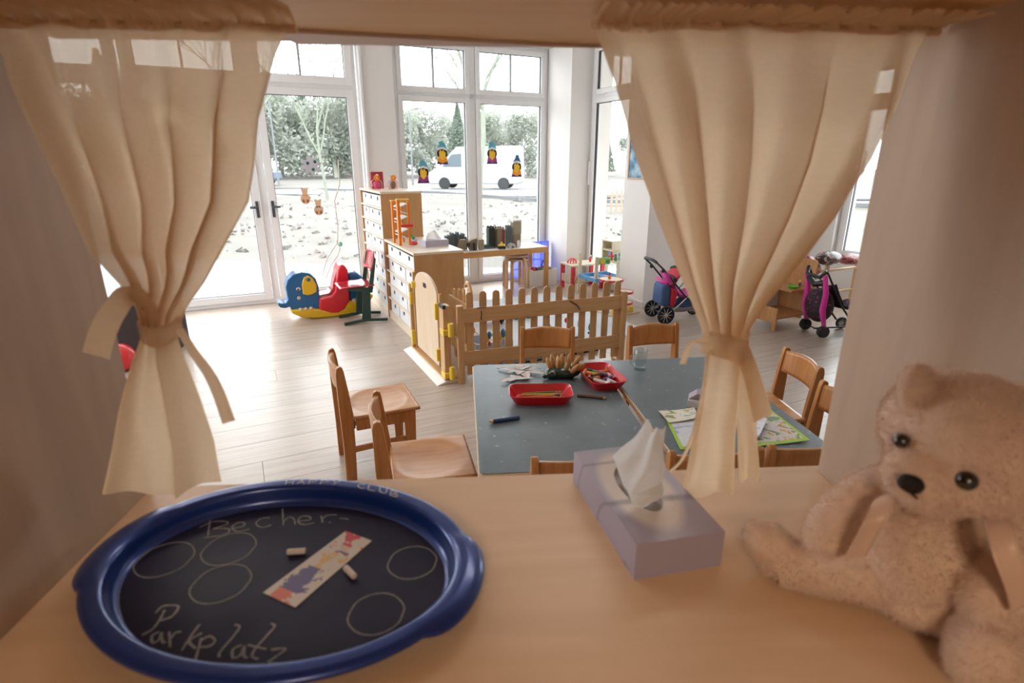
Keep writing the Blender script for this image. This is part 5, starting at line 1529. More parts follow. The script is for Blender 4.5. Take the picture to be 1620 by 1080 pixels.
# ================================================================== DOLL STROLLERS, CUBBY SHELF, RACK
MAG = plain('magenta_fabric', (.62, .02, .30), .7, sheen=.3); NAVY = plain('denim_fabric', (.06, .11, .25), .8); GREYF = plain('grey_fabric', (.30, .28, .30), .8); REDF = plain('red_fabric', (.55, .02, .05), .7)
CHROME = plain('chrome_tube', (.65, .66, .68), .2, metal=.9)
m, nt_, n_, l_, b_ = nt('dotted_dark_fabric')
tc = n_.new('ShaderNodeTexCoord'); vo = n_.new('ShaderNodeTexVoronoi'); vo.inputs['Scale'].default_value = 26; l_.new(tc.outputs['Object'], vo.inputs['Vector'])
cr = n_.new('ShaderNodeValToRGB'); cr.color_ramp.elements[0].position = .20; cr.color_ramp.elements[0].color = (.30, .03, .12, 1); cr.color_ramp.elements[1].position = .26; cr.color_ramp.elements[1].color = (.022, .012, .02, 1)
l_.new(vo.outputs['Distance'], cr.inputs[0]); l_.new(cr.outputs[0], b_.inputs['Base Color']); b_.inputs['Roughness'].default_value = .8
DOTS = m


def spoked(parent, x, y, r, w_=.022):
    M = Matrix.Rotation(math.pi / 2, 3, 'X')
    mb = MB(); mb.lathe([(r * .80, -w_ / 2), (r * .95, -w_ / 2), (r, -w_ * .25), (r, w_ * .25), (r * .95, w_ / 2), (r * .80, w_ / 2), (r * .78, 0), (r * .80, -w_ / 2)], 28, (x, y, r), M=M)
    o = mb.build('wheel', BLACK, parent, smooth=40)
    mb = MB()
    mb.lathe([(0, -w_ * .6), (r * .16, -w_ * .6), (r * .16, w_ * .6), (0, w_ * .6)], 12, (x, y, r), M=M)
    for k in range(10):
        a = 2 * math.pi * k / 10
        mb.bar((x, y, r), (x + r * .82 * math.cos(a), y, r + r * .82 * math.sin(a)), .006, .006, up=(0, 1, 0))
    mb.build('spokes', RIM, o, smooth=40)
    return o


t = thing('doll_stroller', 'doll stroller with magenta seat, denim bag and spoked wheels by the white wall', 'doll stroller', rw(3.80, 4.10), TH + R(-14))
HW = .125
for s_ in (-1, 1):
    y = s_ * HW
    mb = MB(); mb.tube([(-.30, y, .60), (-.22, y, .53), (-.12, y, .42), (.02, y, .27), (.22, y, .10)], .009, 8); mb.build('handle_tube', BLACK, t, smooth=60)
    mb = MB(); mb.tube([(-.17, y, .085), (-.05, y, .16), (.10, y, .30), (.16, y, .36)], .008, 8); mb.build('cross_tube', CHROME, t, smooth=60)
    spoked(t, -.17, y + s_ * .02, .088); spoked(t, .27, y + s_ * .005, .06)
mb = MB(); mb.tube([(-.17, -HW - .03, .088), (-.17, HW + .03, .088)], .006, 8); mb.build('axle', CHROME, t)
mb = MB(); mb.tube([(.27, -HW - .01, .06), (.27, HW + .01, .06)], .006, 8); mb.build('axle', CHROME, t)
mb = MB(); mb.tube([(-.30, -HW, .60), (-.315, -HW * .7, .615), (-.315, HW * .7, .615), (-.30, HW, .60)], .014, 10); mb.build('handle', BLACK, t, smooth=60)
for s_ in (-1, 1):
    mb = MB(); mb.ball((-.225, s_ * HW, .52), (.022, .016, .02), 10); mb.build('hinge_knob', BLACK, t, smooth=180)


def seatf(i, j):
    pr = [(-.14, .46), (-.09, .36), (-.03, .26), (.06, .24), (.16, .27), (.22, .20)]
    s_ = j * 5; k = min(int(s_), 4); f_ = s_ - k
    x = pr[k][0] + (pr[k + 1][0] - pr[k][0]) * f_; z = pr[k][1] + (pr[k + 1][1] - pr[k][1]) * f_
    return Vector((x, (i - .5) * .22, z + .03 * (2 * i - 1) ** 2 - .01))


mb = MB(); mb.grid(seatf, 12, 20); mb.build('seat_fabric', MAG, t, smooth=180, solid=.012)
mb = MB(); mb.tube([(-.16, -.12, .40), (-.165, 0, .385), (-.16, .12, .40)], .022, 10); mb.build('rear_sash', MAG, t, smooth=180)
mb = MB(); mb.tube([(-.20, -.12, .50), (-.17, -.125, .45), (-.13, -.12, .39)], .016, 10); mb.build('strap', MAG, t, smooth=180)


def hood(i, j):
    a = math.pi * (.05 + .55 * j)
    return Vector((.0 - .16 * math.cos(a) * .9 + .05, (i - .5) * .25, .34 + .16 * math.sin(a) + .03 * (1 - (2 * i - 1) ** 2)))


mb = MB(); mb.grid(hood, 14, 14); mb.build('hood', REDF, t, smooth=180, solid=.01)
for k in range(2):
    j = .15 + .4 * k
    mb = MB(); mb.tube([hood(i / 12, j) + Vector((0, 0, .012)) for i in range(13)], .014, 8); mb.build('hood_rib', BLACK if k == 0 else plain('moss_band', (.05, .08, .03), .8), t, smooth=180)
mb = MB(); mb.prism([(-.215, .20), (-.20, .17), (-.14, .16), (-.115, .19), (-.12, .33), (-.14, .375), (-.18, .385), (-.21, .36)], (0, -.11, 0), (1, 0, 0), (0, 0, 1), (0, .20, 0)); mb.build('rear_bag', NAVY, t, bevel=.02, seg=3, smooth=50)
mb = MB(); mb.prism([(-.115, .17), (-.09, .155), (-.06, .18), (-.05, .30), (-.08, .345), (-.115, .34)], (0, -.115, 0), (1, 0, 0), (0, 0, 1), (0, .205, 0)); mb.build('bag_gusset', REDF, t, bevel=.012, seg=3, smooth=50)


def bask(i, j):
    return Vector((-.10 + .30 * i, (j - .5) * .2, .10 - .02 * math.sin(math.pi * i) + .06 * (2 * j - 1) ** 2))


mb = MB(); mb.grid(bask, 12, 12); mb.build('basket', GREYF, t, smooth=180, solid=.01)
mb = MB(); mb.ball((.08, -.01, .16), (.09, .09, .07), 16); mb.build('side_pocket', NAVY, t, smooth=180)
d_ = blob_toy('doll', 'doll with patterned white cap lying on the stroller hood', 'doll', rw(3.93, 4.15, 0), [('head', (0, 0, .53), (.045, .045, .045), plain('doll_skin', (.78, .42, .28), .6)), ('cap', (-.01, -.005, .555), (.048, .05, .036), plain('cap_cream', (.76, .68, .62), .8)), ('bow', (-.03, -.045, .545), (.022, .012, .022), GREYF), ('body', (.07, 0, .53), (.07, .05, .04), REDF), ('arm', (-.04, -.03, .515), (.04, .016, .016), plain('doll_skin2', (.80, .48, .34), .6)), ('foot', (.14, 0, .56), (.03, .03, .035), TOYP)], TH)

# second stroller (dotted) at the right
t = thing('doll_stroller', 'dark dotted doll stroller with magenta straps beside the wooden rack', 'doll stroller', rw(4.80, 3.10), TH + R(-20))
for s_ in (-1, 1):
    y = s_ * .13
    mb = MB(); mb.tube([(-.26, y, .60), (-.20, y, .50), (-.08, y, .30), (.10, y, .09)], .009, 8); mb.build('handle_tube', BLACK, t, smooth=60)
    spoked(t, .16, y, .055)
    mb = MB(); mb.lathe([(.0, -.02), (.05, -.02), (.055, 0), (.05, .02), (0, .02)], 20, (-.20, y, .055), M=Matrix.Rotation(math.pi / 2, 3, 'X')); mb.build('wheel', BLACK, t, smooth=40)
    mb = MB(); mb.tube([(-.27, y, .56), (-.235, y, .40), (-.24, y, .25), (-.20, y, .10)], [.018, .024, .026, .018], 10); mb.build('magenta_strap', MAG, t, smooth=180)
mb = MB(); mb.tube([(-.26, -.13, .60), (-.29, -.09, .54), (-.29, .09, .54), (-.26, .13, .60)], .017, 10); mb.build('handle', BLACK, t, smooth=60)
mb = MB(); mb.tube([(-.25, -.12, .50), (-.262, 0, .46), (-.25, .12, .50)], .026, 10); mb.build('rear_sash', BLACK, t, smooth=180)
mb = MB(); mb.ball((-.19, 0, .27), (.10, .155, .155), 20); mb.ball((-.10, .10, .20), (.10, .12, .10), 18); bg_ = mb.build('bag', DOTS, t, smooth=180)
md = bg_.modifiers.new('r', 'REMESH'); md.mode = 'VOXEL'; md.voxel_size = .008; md.use_smooth_shade = True
mb = MB(); mb.grid(seatf, 12, 20); mb.build('seat_fabric', DOTS, t, smooth=180, solid=.012)
mb = MB(); mb.tube([(-.20, -.14, .055), (-.20, .14, .055)], .006, 8); mb.tube([(-.20, 0, .05), (.16, 0, .055)], .008, 8); mb.build('axle', DARK, t)

# cubby shelf
SHW = wood('cubby_wood', (.45, .22, .085), (.55, .30, .13), 'Z', 5, .35, 9)
SHX = wood('cubby_wood_shelf', (.40, .18, .07), (.50, .25, .10), 'X', 5, .3, 9)
t = thing('cubby_shelf', 'small stepped wooden play shelf with tall curved side in the recess', 'shelf', rw(4.33, 3.35), TH)
mb = MB(); mb.prism([(0, 0), (.04, 0), (.04, .10), (.32, .10), (.32, 0), (.38, 0), (.38, .56), (.34, .63), (.02, .63), (.0, .60)], (.44, 0, 0), (0, 1, 0), (0, 0, 1), (.022, 0, 0)); mb.build('tall_side', SHW, t, bevel=.004)
mb = MB(); mb.prism([(0, 0), (.04, 0), (.04, .08), (.32, .08), (.32, 0), (.38, 0), (.38, .22), (0, .22)], (-.01, 0, 0), (0, 1, 0), (0, 0, 1), (.022, 0, 0)); mb.build('low_side', SHW, t, bevel=.004)
mb = MB(); mb.prism([(0, 0), (.022, 0), (.022, .36), (0, .36)], (.2, .02, .13), (1, 0, 0), (0, 0, 1), (0, .34, 0)); 
mb = MB(); mb.box(.012, .44, .01, .37, .115, .132); mb.build('shelf', SHX, t, bevel=.002)
mb = MB(); mb.box(.16, .44, .01, .37, .355, .372); mb.build('shelf', SHX, t, bevel=.002)
mb = MB(); mb.box(.16, .44, .358, .372, .13, .355); mb.build('back_panel', WHITE, t, bevel=.001)
t2 = MB().lathe([(0, 0), (.035, 0), (.05, .018), (.048, .02), (.03, .004), (0, .004)], 20).build('bowl', plain('bright_green_plastic', (.10, .50, .03), .3), None, smooth=40)
t2.location = rw(4.60, 3.44, .372); tag(t2, 'bright green toy bowl on the upper board of the cubby shelf', 'bowl')
blob_toy('toy_figure', 'tiny purple toy figure on the upper board of the cubby shelf', 'toy', rw(4.72, 3.46, .372), [('body', (0, 0, .02), (.014, .012, .02), plain('toy_purple', (.10, .05, .25), .5)), ('head', (0, 0, .05), (.010, .010, .012), TOYY)], TH)
t = thing('wooden_rack', 'light wooden rail rack holding doll clothes behind the dotted stroller', 'rack', rw(4.98, 3.70), TH)
RK = wood('rack_wood', (.58, .36, .20), (.66, .45, .27), 'X', 5, .4, 9)
for z in (.50, .41, .17, .07):
    mb = MB(); mb.box(0, .95, -.012, .012, z, z + .022); mb.build('rail', RK, t, bevel=.003)
for x in (0, .45, .93):
    mb = MB(); mb.box(x - .015, x + .015, -.015, .015, 0, .56); mb.build('upright', RK, t, bevel=.003)
for x in (0, .93):
    mb = MB(); mb.box(x - .015, x + .015, -.12, .12, 0, .03); mb.build('foot', RK, t, bevel=.003)
PT1 = print_mat('patterned_red', (.45, .12, .12), [(.05, .03, .04), (.60, .10, .14), (.70, .60, .55), (.30, .02, .05)], 22, 2.2)
PT2 = print_mat('patterned_black', (.06, .05, .06), [(.62, .45, .42), (.50, .10, .14), (.03, .03, .03), (.55, .50, .48)], 20, 7.7)
for k, (u, w_, r_, m_, z, lab) in enumerate(((5.06, 3.66, (.07, .06, .05), PT1, .56, 'red patterned doll blanket bundle at the left end of the rack'), (5.33, 3.64, (.16, .09, .07), PT2, .57, 'black patterned doll bag lying on top of the rack'), (5.62, 3.60, (.14, .09, .055), PT1, .545, 'rose and white folded doll blanket at the right end of the rack'), (5.20, 3.66, (.07, .03, .06), PT1, .46, 'red patterned cloth tucked between the rack rails'))):
    mb = MB(); mb.ball((0, 0, 0), r_, 24)
    mb.v = [v * (1 + .12 * noise.noise(v * 14 + Vector((k, 0, 0)))) for v in mb.v]
    o = mb.build('doll_blanket', m_, None, smooth=180); o.location = rw(u, w_, z); o.rotation_euler.z = TH; tag(o, lab, 'doll textile')
# ================================================================== BLUE TRAY ON THE COUNTER
CTZ = 1.0
m, nt_, n_, l_, b_ = nt('tray_blue_metal')
b_.inputs['Base Color'].default_value = (.004, .034, .22, 1); b_.inputs['Metallic'].default_value = .35; b_.inputs['Roughness'].default_value = .28; b_.inputs['Coat Weight'].default_value = .5; b_.inputs['Coat Roughness'].default_value = .15
TBLUE = m
CHB = plain('chalkboard_navy', (.014, .012, .036), .46, noise_amt=.3, scale=14, spec=.22)
CHALK = plain('chalk_white', (.31, .29, .29), .95, noise_amt=.25, scale=200)
CHALKB = plain('chalk_bright', (.70, .66, .64), .9)
tc0 = Vector((-.285, .579, CTZ))
TA = R(-10)
t = thing('serving_tray', 'large oval blue tray with a dark chalkboard centre on the counter', 'tray', tc0, 0)


def tshell(i, j):
    prof = [(-.004, .0), (.006, .012), (.010, .027), (.014, .0305), (.027, .0305), (.0305, .028), (.0315, .0245), (.0325, .0245), (.0325, .029), (.028, .0325), (.012, .0325), (.008, .029), (.004, .011), (-.001, .0052), (-.02, .0038)]
    s_ = j * (len(prof) - 1); k = min(int(s_), len(prof) - 2); f_ = s_ - k
    q = prof[k][0] + (prof[k + 1][0] - prof[k][0]) * f_; z = prof[k][1] + (prof[k + 1][1] - prof[k][1]) * f_
    a = 2 * math.pi * i
    A, B = .207, .145
    # handle ears at both ends, rolled up a little
    e = 0
    for c_ in (0.0, math.pi):
        d = (a - c_ + math.pi) % (2 * math.pi) - math.pi
        d = d + (.0 if c_ == 0 else -.06)
        w_ = max(0, 1 - (abs(d) / .50) ** 6) if abs(d) < .50 else 0
        e = max(e, w_)
    out = min(1, max(0, (q - .010) / .02))
    q2 = q + .013 * e * out
    z2 = z + (.004 * e * math.sin(min(1, out) * math.pi))- .003 * e * out
    x = (A + q2) * math.cos(a); y = (B + q2) * math.sin(a)
    return Vector((x * math.cos(TA) - y * math.sin(TA), x * math.sin(TA) + y * math.cos(TA), z2))


mb = MB(); mb.grid(tshell, 200, 48, closed=True); mb.build('rim', TBLUE, t, smooth=180)
mb = MB()
pl2 = [Vector((.203 * math.cos(a) * math.cos(TA) - .141 * math.sin(a) * math.sin(TA), .203 * math.cos(a) * math.sin(TA) + .141 * math.sin(a) * math.cos(TA), 0)) for a in (2 * math.pi * k / 96 for k in range(96))]
mb.prism([(p.x, p.y) for p in pl2], (0, 0, .001), (1, 0, 0), (0, 1, 0), (0, 0, .0045)); mb.build('chalkboard', CHB, t, bevel=.0008)
ZF = CTZ + .0056


def c1(X, Y, z=ZF): return onz(100 + X / 2.3143, 740 + Y / 2.3143, z)


def stroke_mesh(strokes, conv, w_, z_up, closed=False, seed=1):
    mb = MB(); r_ = random.Random(seed)
    for st in strokes:
        P = [conv(*p) for p in st]
        # smooth
        Q = []
        n__ = len(P)
        for k in range(n__ - 1):
            p0, p1, p2, p3 = P[max(k - 1, 0)], P[k], P[k + 1], P[min(k + 2, n__ - 1)]
            for s_ in range(6):
                f_ = s_ / 6
                Q.append(.5 * ((2 * p1) + (p2 - p0) * f_ + (2 * p0 - 5 * p1 + 4 * p2 - p3) * f_ ** 2 + (3 * p1 - p0 - 3 * p2 + p3) * f_ ** 3))
        Q.append(P[-1])
        vs, fs = [], []
        for k, q in enumerate(Q):
            d = (Q[min(k + 1, len(Q) - 1)] - Q[max(k - 1, 0)])
            d = d.normalized() if d.length > 1e-7 else Vector((1, 0, 0))
            s2 = Vector((-d.y, d.x, 0)) * w_ * (.38 + .25 * r_.random())
            vs += [q + s2 + Vector((0, 0, z_up)), q - s2 + Vector((0, 0, z_up))]
        for k in range(len(Q) - 1): fs.append((2 * k, 2 * k + 1, 2 * k + 3, 2 * k + 2))
        mb.add(vs, fs)
    return mb


def place(mb, name, mat, par, base):
    mb.v = [v - base for v in mb.v]
    return mb.build(name, mat, par)


becher = [[(537, 192), (530, 250)], [(500, 218), (545, 198), (592, 196), (600, 206), (545, 224)], [(545, 224), (600, 222), (608, 234), (580, 247), (515, 256)],
          [(622, 222), (662, 212), (660, 200), (636, 202), (618, 220), (640, 233), (682, 224)], [(757, 183), (725, 186), (706, 204), (728, 218), (762, 209)],
          [(803, 150), (806, 211)], [(806, 198), (826, 181), (844, 186), (850, 207)], [(862, 195), (904, 190), (900, 178), (872, 178), (860, 196), (880, 208), (918, 201)],
          [(944, 175), (950, 200)], [(948, 188), (966, 174), (1002, 172)], [(1012, 184), (1045, 188)], [(974, 199), (978, 201)]]
park = [[(372, 520), (352, 558), (325, 592), (288, 612)], [(338, 532), (366, 506), (415, 504), (420, 516), (396, 545), (352, 560)],
        [(352, 600), (326, 614), (328, 640), (352, 628), (360, 602), (364, 638), (376, 636)], [(388, 600), (392, 656)], [(390, 630), (410, 604), (432, 600)],
        [(500, 573), (470, 612), (434, 668)], [(508, 604), (462, 634), (486, 662)], [(506, 622), (484, 704)], [(504, 632), (536, 616), (556, 632), (536, 652), (498, 656)],
        [(628, 574), (646, 582), (622, 618), (574, 674), (573, 693)], [(654, 648), (622, 664), (622, 694), (648, 686), (664, 652), (662, 690), (676, 694)],
        [(760, 569), (774, 580), (746, 614), (702, 664), (692, 690), (714, 700)], [(676, 648), (744, 664)], [(760, 666), (814, 662), (780, 690), (752, 712), (804, 716)]]
place(stroke_mesh(becher, c1, .0019, .0003), 'chalk_writing', CHALK, t, tc0)
place(stroke_mesh(park, c1, .0025, .0003, seed=2), 'chalk_writing', CHALK, t, tc0)
for (cx, cy, rx) in ((372, 332, 95), (607, 293, 90), (578, 420, 100), (1278, 343, 87), (1146, 530, 99)):
    cc = c1(cx, cy + 2); rr = (c1(cx + rx, cy) - c1(cx - rx, cy)).length / 2
    st = [(a,) for a in range(0, 37)]
    place(stroke_mesh([[(a, 0) for a in range(0, 37)]], lambda a, _, cc=cc, rr=rr: cc + Vector((rr * (1 + .02 * math.sin(a)) * math.cos(a * math.pi / 18), rr * math.sin(a * math.pi / 18), 0)), .0016, .0003), 'chalk_circle', CHALK, t, tc0)
# HAPPY CLUB along the far rim
GL = {'H': [[(0, 0), (0, 1)], [(1, 0), (1, 1)], [(0, .5), (1, .5)]], 'A': [[(0, 0), (.5, 1)], [(.5, 1), (1, 0)], [(.2, .4), (.8, .4)]], 'P': [[(0, 0), (0, 1)], [(0, 1), (.9, .95), (.9, .6), (0, .5)]],
      'Y': [[(0, 1), (.5, .5)], [(1, 1), (.5, .5), (.2, 0)]], 'C': [[(1, .9), (.4, 1), (0, .5), (.4, 0), (1, .1)]], 'L': [[(0, 1), (0, 0), (1, 0)]], 'U': [[(0, 1), (.05, .2), (.5, 0), (.95, .2), (1, 1)]], 'B': [[(0, 0), (0, 1)], [(0, 1), (.8, .9), (.7, .55), (0, .5)], [(0, .5), (.95, .4), (.9, .05), (0, 0)]]}


def rimpt(px, fy):
    # point on the flat of the far rim below image column px; fy 0..1 across the flat
    best = None
    lo, hi = 0.2, 2.9
    for _ in range(30):
        a = (lo + hi) / 2
        q = .0125 + .011 * fy
        x = (.207 + q) * math.cos(a); y = (.145 + q) * math.sin(a)
        p = tc0 + Vector((x * math.cos(TA) - y * math.sin(TA), x * math.sin(TA) + y * math.cos(TA), .0325))
        fw = p.y * cP - (p.z - CAM_H) * sP
        X_ = 810 + F * p.x / fw
        if X_ > px: lo = a
        else: hi = a
    p.z += .0006
    return p


strokes = []
for word, x0, x1 in (('HAPPY', 449, 541), ('CLUB', 563, 632)):
    step = (x1 - x0) / len(word)
    for k, ch in enumerate(word):
        for st in GL[ch]:
            strokes.append([(x0 + step * (k + .14 + .62 * a + .10 * b), b) for a, b in st])
place(stroke_mesh(strokes, lambda a, b: rimpt(a, b), .0012, .0002, seed=4), 'chalk_writing', CHALKB, t, tc0)
# printed picture strip stuck in the centre
m, nt_, n_, l_, b_ = nt('printed_strip')
tc = n_.new('ShaderNodeTexCoord'); nz = n_.new('ShaderNodeTexNoise'); nz.inputs['Scale'].default_value = 95; nz.inputs['Detail'].default_value = 3
l_.new(tc.outputs['Object'], nz.inputs['Vector'])
sx = n_.new('ShaderNodeSeparateXYZ'); l_.new(tc.outputs['UV'], sx.inputs[0])
band = n_.new('ShaderNodeValToRGB'); band.color_ramp.interpolation = 'CONSTANT'
els = band.color_ramp.elements; els[0].position = 0; els[0].color = (.62, .16, .10, 1); els[1].position = .12; els[1].color = (.12, .10, .24, 1)
for p_, c_ in ((.45, (.62, .40, .16, 1)), (.70, (.14, .12, .22, 1)), (.74, (.60, .42, .34, 1)), (.82, (.55, .06, .08, 1))):
    e = els.new(p_); e.color = c_
l_.new(sx.outputs['Y'], band.inputs[0])
mk = n_.new('ShaderNodeValToRGB'); mk.color_ramp.interpolation = 'CONSTANT'; mk.color_ramp.elements[0].position = 0; mk.color_ramp.elements[0].color = (0, 0, 0, 1); mk.color_ramp.elements[1].position = .50; mk.color_ramp.elements[1].color = (1, 1, 1, 1)
cxm = n_.new('ShaderNodeMath'); cxm.operation = 'SUBTRACT'; l_.new(sx.outputs['X'], cxm.inputs[0]); cxm.inputs[1].default_value = .5
ab = n_.new('ShaderNodeMath'); ab.operation = 'ABSOLUTE'; l_.new(cxm.outputs[0], ab.inputs[0])
mm = n_.new('ShaderNodeMath'); mm.operation = 'MULTIPLY_ADD'; l_.new(ab.outputs[0], mm.inputs[0]); mm.inputs[1].default_value = -.55; 
ad = n_.new('ShaderNodeMath'); ad.operation = 'ADD'; l_.new(nz.outputs['Fac'], ad.inputs[0]); ad.inputs[1].default_value = .12
l_.new(ad.outputs[0], mm.inputs[2]); l_.new(mm.outputs[0], mk.inputs[0])
mx = n_.new('ShaderNodeMix'); mx.data_type = 'RGBA'; mx.inputs[6].default_value = (.60, .53, .46, 1); l_.new(band.outputs[0], mx.inputs[7]); l_.new(mk.outputs[0], mx.inputs[0]); l_.new(mx.outputs[2], b_.inputs['Base Color']); b_.inputs['Roughness'].default_value = .35
P = [c1(732, 458), c1(850, 512), c1(1130, 268), c1(1035, 232)]
me = bpy.data.meshes.new('picture_strip')
vs, uv = [], []
for j in range(2):
    for i in range(2): pass
quad = [P[0], P[1], P[2], P[3]]
vz = [(q - tc0 + Vector((0, 0, .0009))) for q in quad] + [(q - tc0) for q in quad]
me.from_pydata([tuple(v) for v in vz], [], [(0, 1, 2, 3), (0, 4, 5, 1), (1, 5, 6, 2), (2, 6, 7, 3), (3, 7, 4, 0)])
ul = me.uv_layers.new(name='UVMap')
for li, uvv in zip(range(4), ((0, 0), (1, 0), (1, 1), (0, 1))): ul.data[li].uv = uvv
me.materials.append(m)
o = bpy.data.objects.new('picture_strip', me); C.objects.link(o); o.parent = t
o['label'] = 'printed paper strip with small colourful drawing'
for k, (a, b, lab) in enumerate((((822, 317), (888, 313), 'small white chalk stub left of the picture strip in the tray'), ((1034, 374), (1068, 408), 'small white chalk stub right of the picture strip in the tray'))):
    p, q = c1(*a), c1(*b)
    o = MB().tube([Vector((0, 0, .0042)), q - p + Vector((0, 0, .0042))], .004, 10).build('chalk_stub', plain('chalk_stub', (.66, .60, .56), .9), None, smooth=40, bevel=.0008)
    o.location = p + Vector((0, 0, 0)); tag(o, lab, 'chalk')

# ================================================================== TISSUE BOX ON THE COUNTER
o0 = Vector((.153, .5715, CTZ))
t = thing('tissue_box', 'lavender tissue box with a white tissue pulled up, on the counter', 'tissue box', o0, R(12.9))
m, nt_, n_, l_, b_ = nt('tissue_carton_print')
tc = n_.new('ShaderNodeTexCoord'); mp = n_.new('ShaderNodeMapping'); mp.vector_type = 'POINT'
mp.inputs['Location'].default_value = (-.056 / .043, -.118 / .088, 0); mp.inputs['Scale'].default_value = (1 / .043, 1 / .088, 0)
l_.new(tc.outputs['Object'], mp.inputs[0])
ln = n_.new('ShaderNodeVectorMath'); ln.operation = 'LENGTH'; l_.new(mp.outputs[0], ln.inputs[0])
r1 = n_.new('ShaderNodeValToRGB'); e = r1.color_ramp.elements
e[0].position = .50; e[0].color = (.66, .57, .50, 1); e[1].position = .62; e[1].color = (.40, .36, .46, 1)
sc_ = n_.new('ShaderNodeMath'); sc_.operation = 'MULTIPLY'; l_.new(ln.outputs['Value'], sc_.inputs[0]); sc_.inputs[1].default_value = .5
l_.new(sc_.outputs[0], r1.inputs[0])
# dark sweeping lines
wv = n_.new('ShaderNodeTexWave'); wv.wave_type = 'RINGS'; wv.inputs['Scale'].default_value = 4.2; wv.inputs['Distortion'].default_value = 1.5; wv.inputs['Detail'].default_value = 0
mp2 = n_.new('ShaderNodeMapping'); mp2.inputs['Location'].default_value = (.12, -.02, .0); mp2.inputs['Scale'].default_value = (1, .8, 1.2); l_.new(tc.outputs['Object'], mp2.inputs[0]); l_.new(mp2.outputs[0], wv.inputs[0])
r2 = n_.new('ShaderNodeValToRGB'); e = r2.color_ramp.elements; e[0].position = .0; e[0].color = (.55, .55, .55, 1); e[1].position = .03; e[1].color = (0, 0, 0, 1)
l_.new(wv.outputs['Fac'], r2.inputs[0])
mx = n_.new('ShaderNodeMix'); mx.data_type = 'RGBA'; l_.new(r2.outputs[0], mx.inputs[0]); l_.new(r1.outputs[0], mx.inputs[6]); mx.inputs[7].default_value = (.16, .13, .19, 1)
l_.new(mx.outputs[2], b_.inputs['Base Color']); b_.inputs['Roughness'].default_value = .35
BW, BL, BH = .121, .235, .053
# carton: open shell with an oval opening in the lid
mb = MB()
NO = 48
hc = (.056, .118); hr = (.026, .060)
mb.add([(0, 0, 0), (BW, 0, 0), (BW, BL, 0), (0, BL, 0), (0, 0, BH), (BW, 0, BH), (BW, BL, BH), (0, BL, BH)], [(0, 3, 2, 1), (0, 1, 5, 4), (1, 2, 6, 5), (2, 3, 7, 6), (3, 0, 4, 7)])
ring_o, ring_i = [], []
for k in range(NO):
    a = 2 * math.pi * (k + .5) / NO
    dx, dy = math.cos(a), math.sin(a)
    tx = ((BW - hc[0]) / dx if dx > 0 else -hc[0] / dx); ty = ((BL - hc[1]) / dy if dy > 0 else -hc[1] / dy)
    s_ = min(abs(tx), abs(ty))
    ring_o.append((hc[0] + dx * s_, hc[1] + dy * s_, BH)); ring_i.append((hc[0] + hr[0] * dx, hc[1] + hr[1] * dy, BH))
cor = [(BW, BL), (0, BL), (0, 0), (BW, 0)]
for c_ in cor:
    k = min(range(NO), key=lambda q: (ring_o[q][0] - c_[0]) ** 2 + (ring_o[q][1] - c_[1]) ** 2); ring_o[k] = (c_[0], c_[1], BH)
mb.add(ring_o + ring_i, [(k, (k + 1) % NO, NO + (k + 1) % NO, NO + k) for k in range(NO)])
mb.build('carton', m, t)
mb = MB(); mb.add([(0.002, .002, .003), (BW - .002, .002, .003), (BW - .002, BL - .002, .003), (.002, BL - .002, .003)], [(0, 1, 2, 3)]); mb.add([(p[0], p[1], BH - .0005) for p in ring_i] + [(hc[0] + (p[0] - hc[0]) * .98, hc[1] + (p[1] - hc[1]) * .98, BH - .02) for p in ring_i], [(k, (k + 1) % NO, NO + (k + 1) % NO, NO + k) for k in range(NO)]); mb.build('opening_edge', plain('carton_inside', (.52, .46, .44), .7), t)
m, nt_, n_, l_, b_ = nt('plastic_film')
tpp = n_.new('ShaderNodeBsdfTransparent'); mxs = n_.new('ShaderNodeMixShader'); mxs.inputs[0].default_value = .35
b_.inputs['Base Color'].default_value = (.75, .7, .68, 1); b_.inputs['Roughness'].default_value = .15
l_.new(tpp.outputs[0], mxs.inputs[1]); l_.new(b_.outputs[0], mxs.inputs[2]); l_.new(mxs.outputs[0], n_['Material Output'].inputs[0])
mb = MB(); mb.grid(lambda i, j: Vector((hc[0] + hr[0] * .97 * (2 * j - 1) * math.sqrt(max(0, 1 - (2 * i - 1) ** 2)), hc[1] + hr[1] * .97 * (2 * i - 1), BH - .004 + .005 * math.sin(i * 9) * math.sin(j * 3))), 24, 10); mb.build('film', m, t, smooth=180)


def lerp_curve(pts, s):
    s *= len(pts) - 1; k = min(int(s), len(pts) - 2); f_ = s - k
    p0, p1, p2, p3 = pts[max(k - 1, 0)], pts[k], pts[k + 1], pts[min(k + 2, len(pts) - 1)]
    return .5 * ((2 * p1) + (p2 - p0) * f_ + (2 * p0 - 5 * p1 + 4 * p2 - p3) * f_ ** 2 + (3 * p1 - p0 - 3 * p2 + p3) * f_ ** 3)


V_ = Vector
bx = o0; invR = Matrix.Rotation(-R(12.9), 3, 'Z')


def bl(px, py, Y):   # picture direction at world depth Y -> box local
    return invR @ (onY(px, py, Y) - o0)


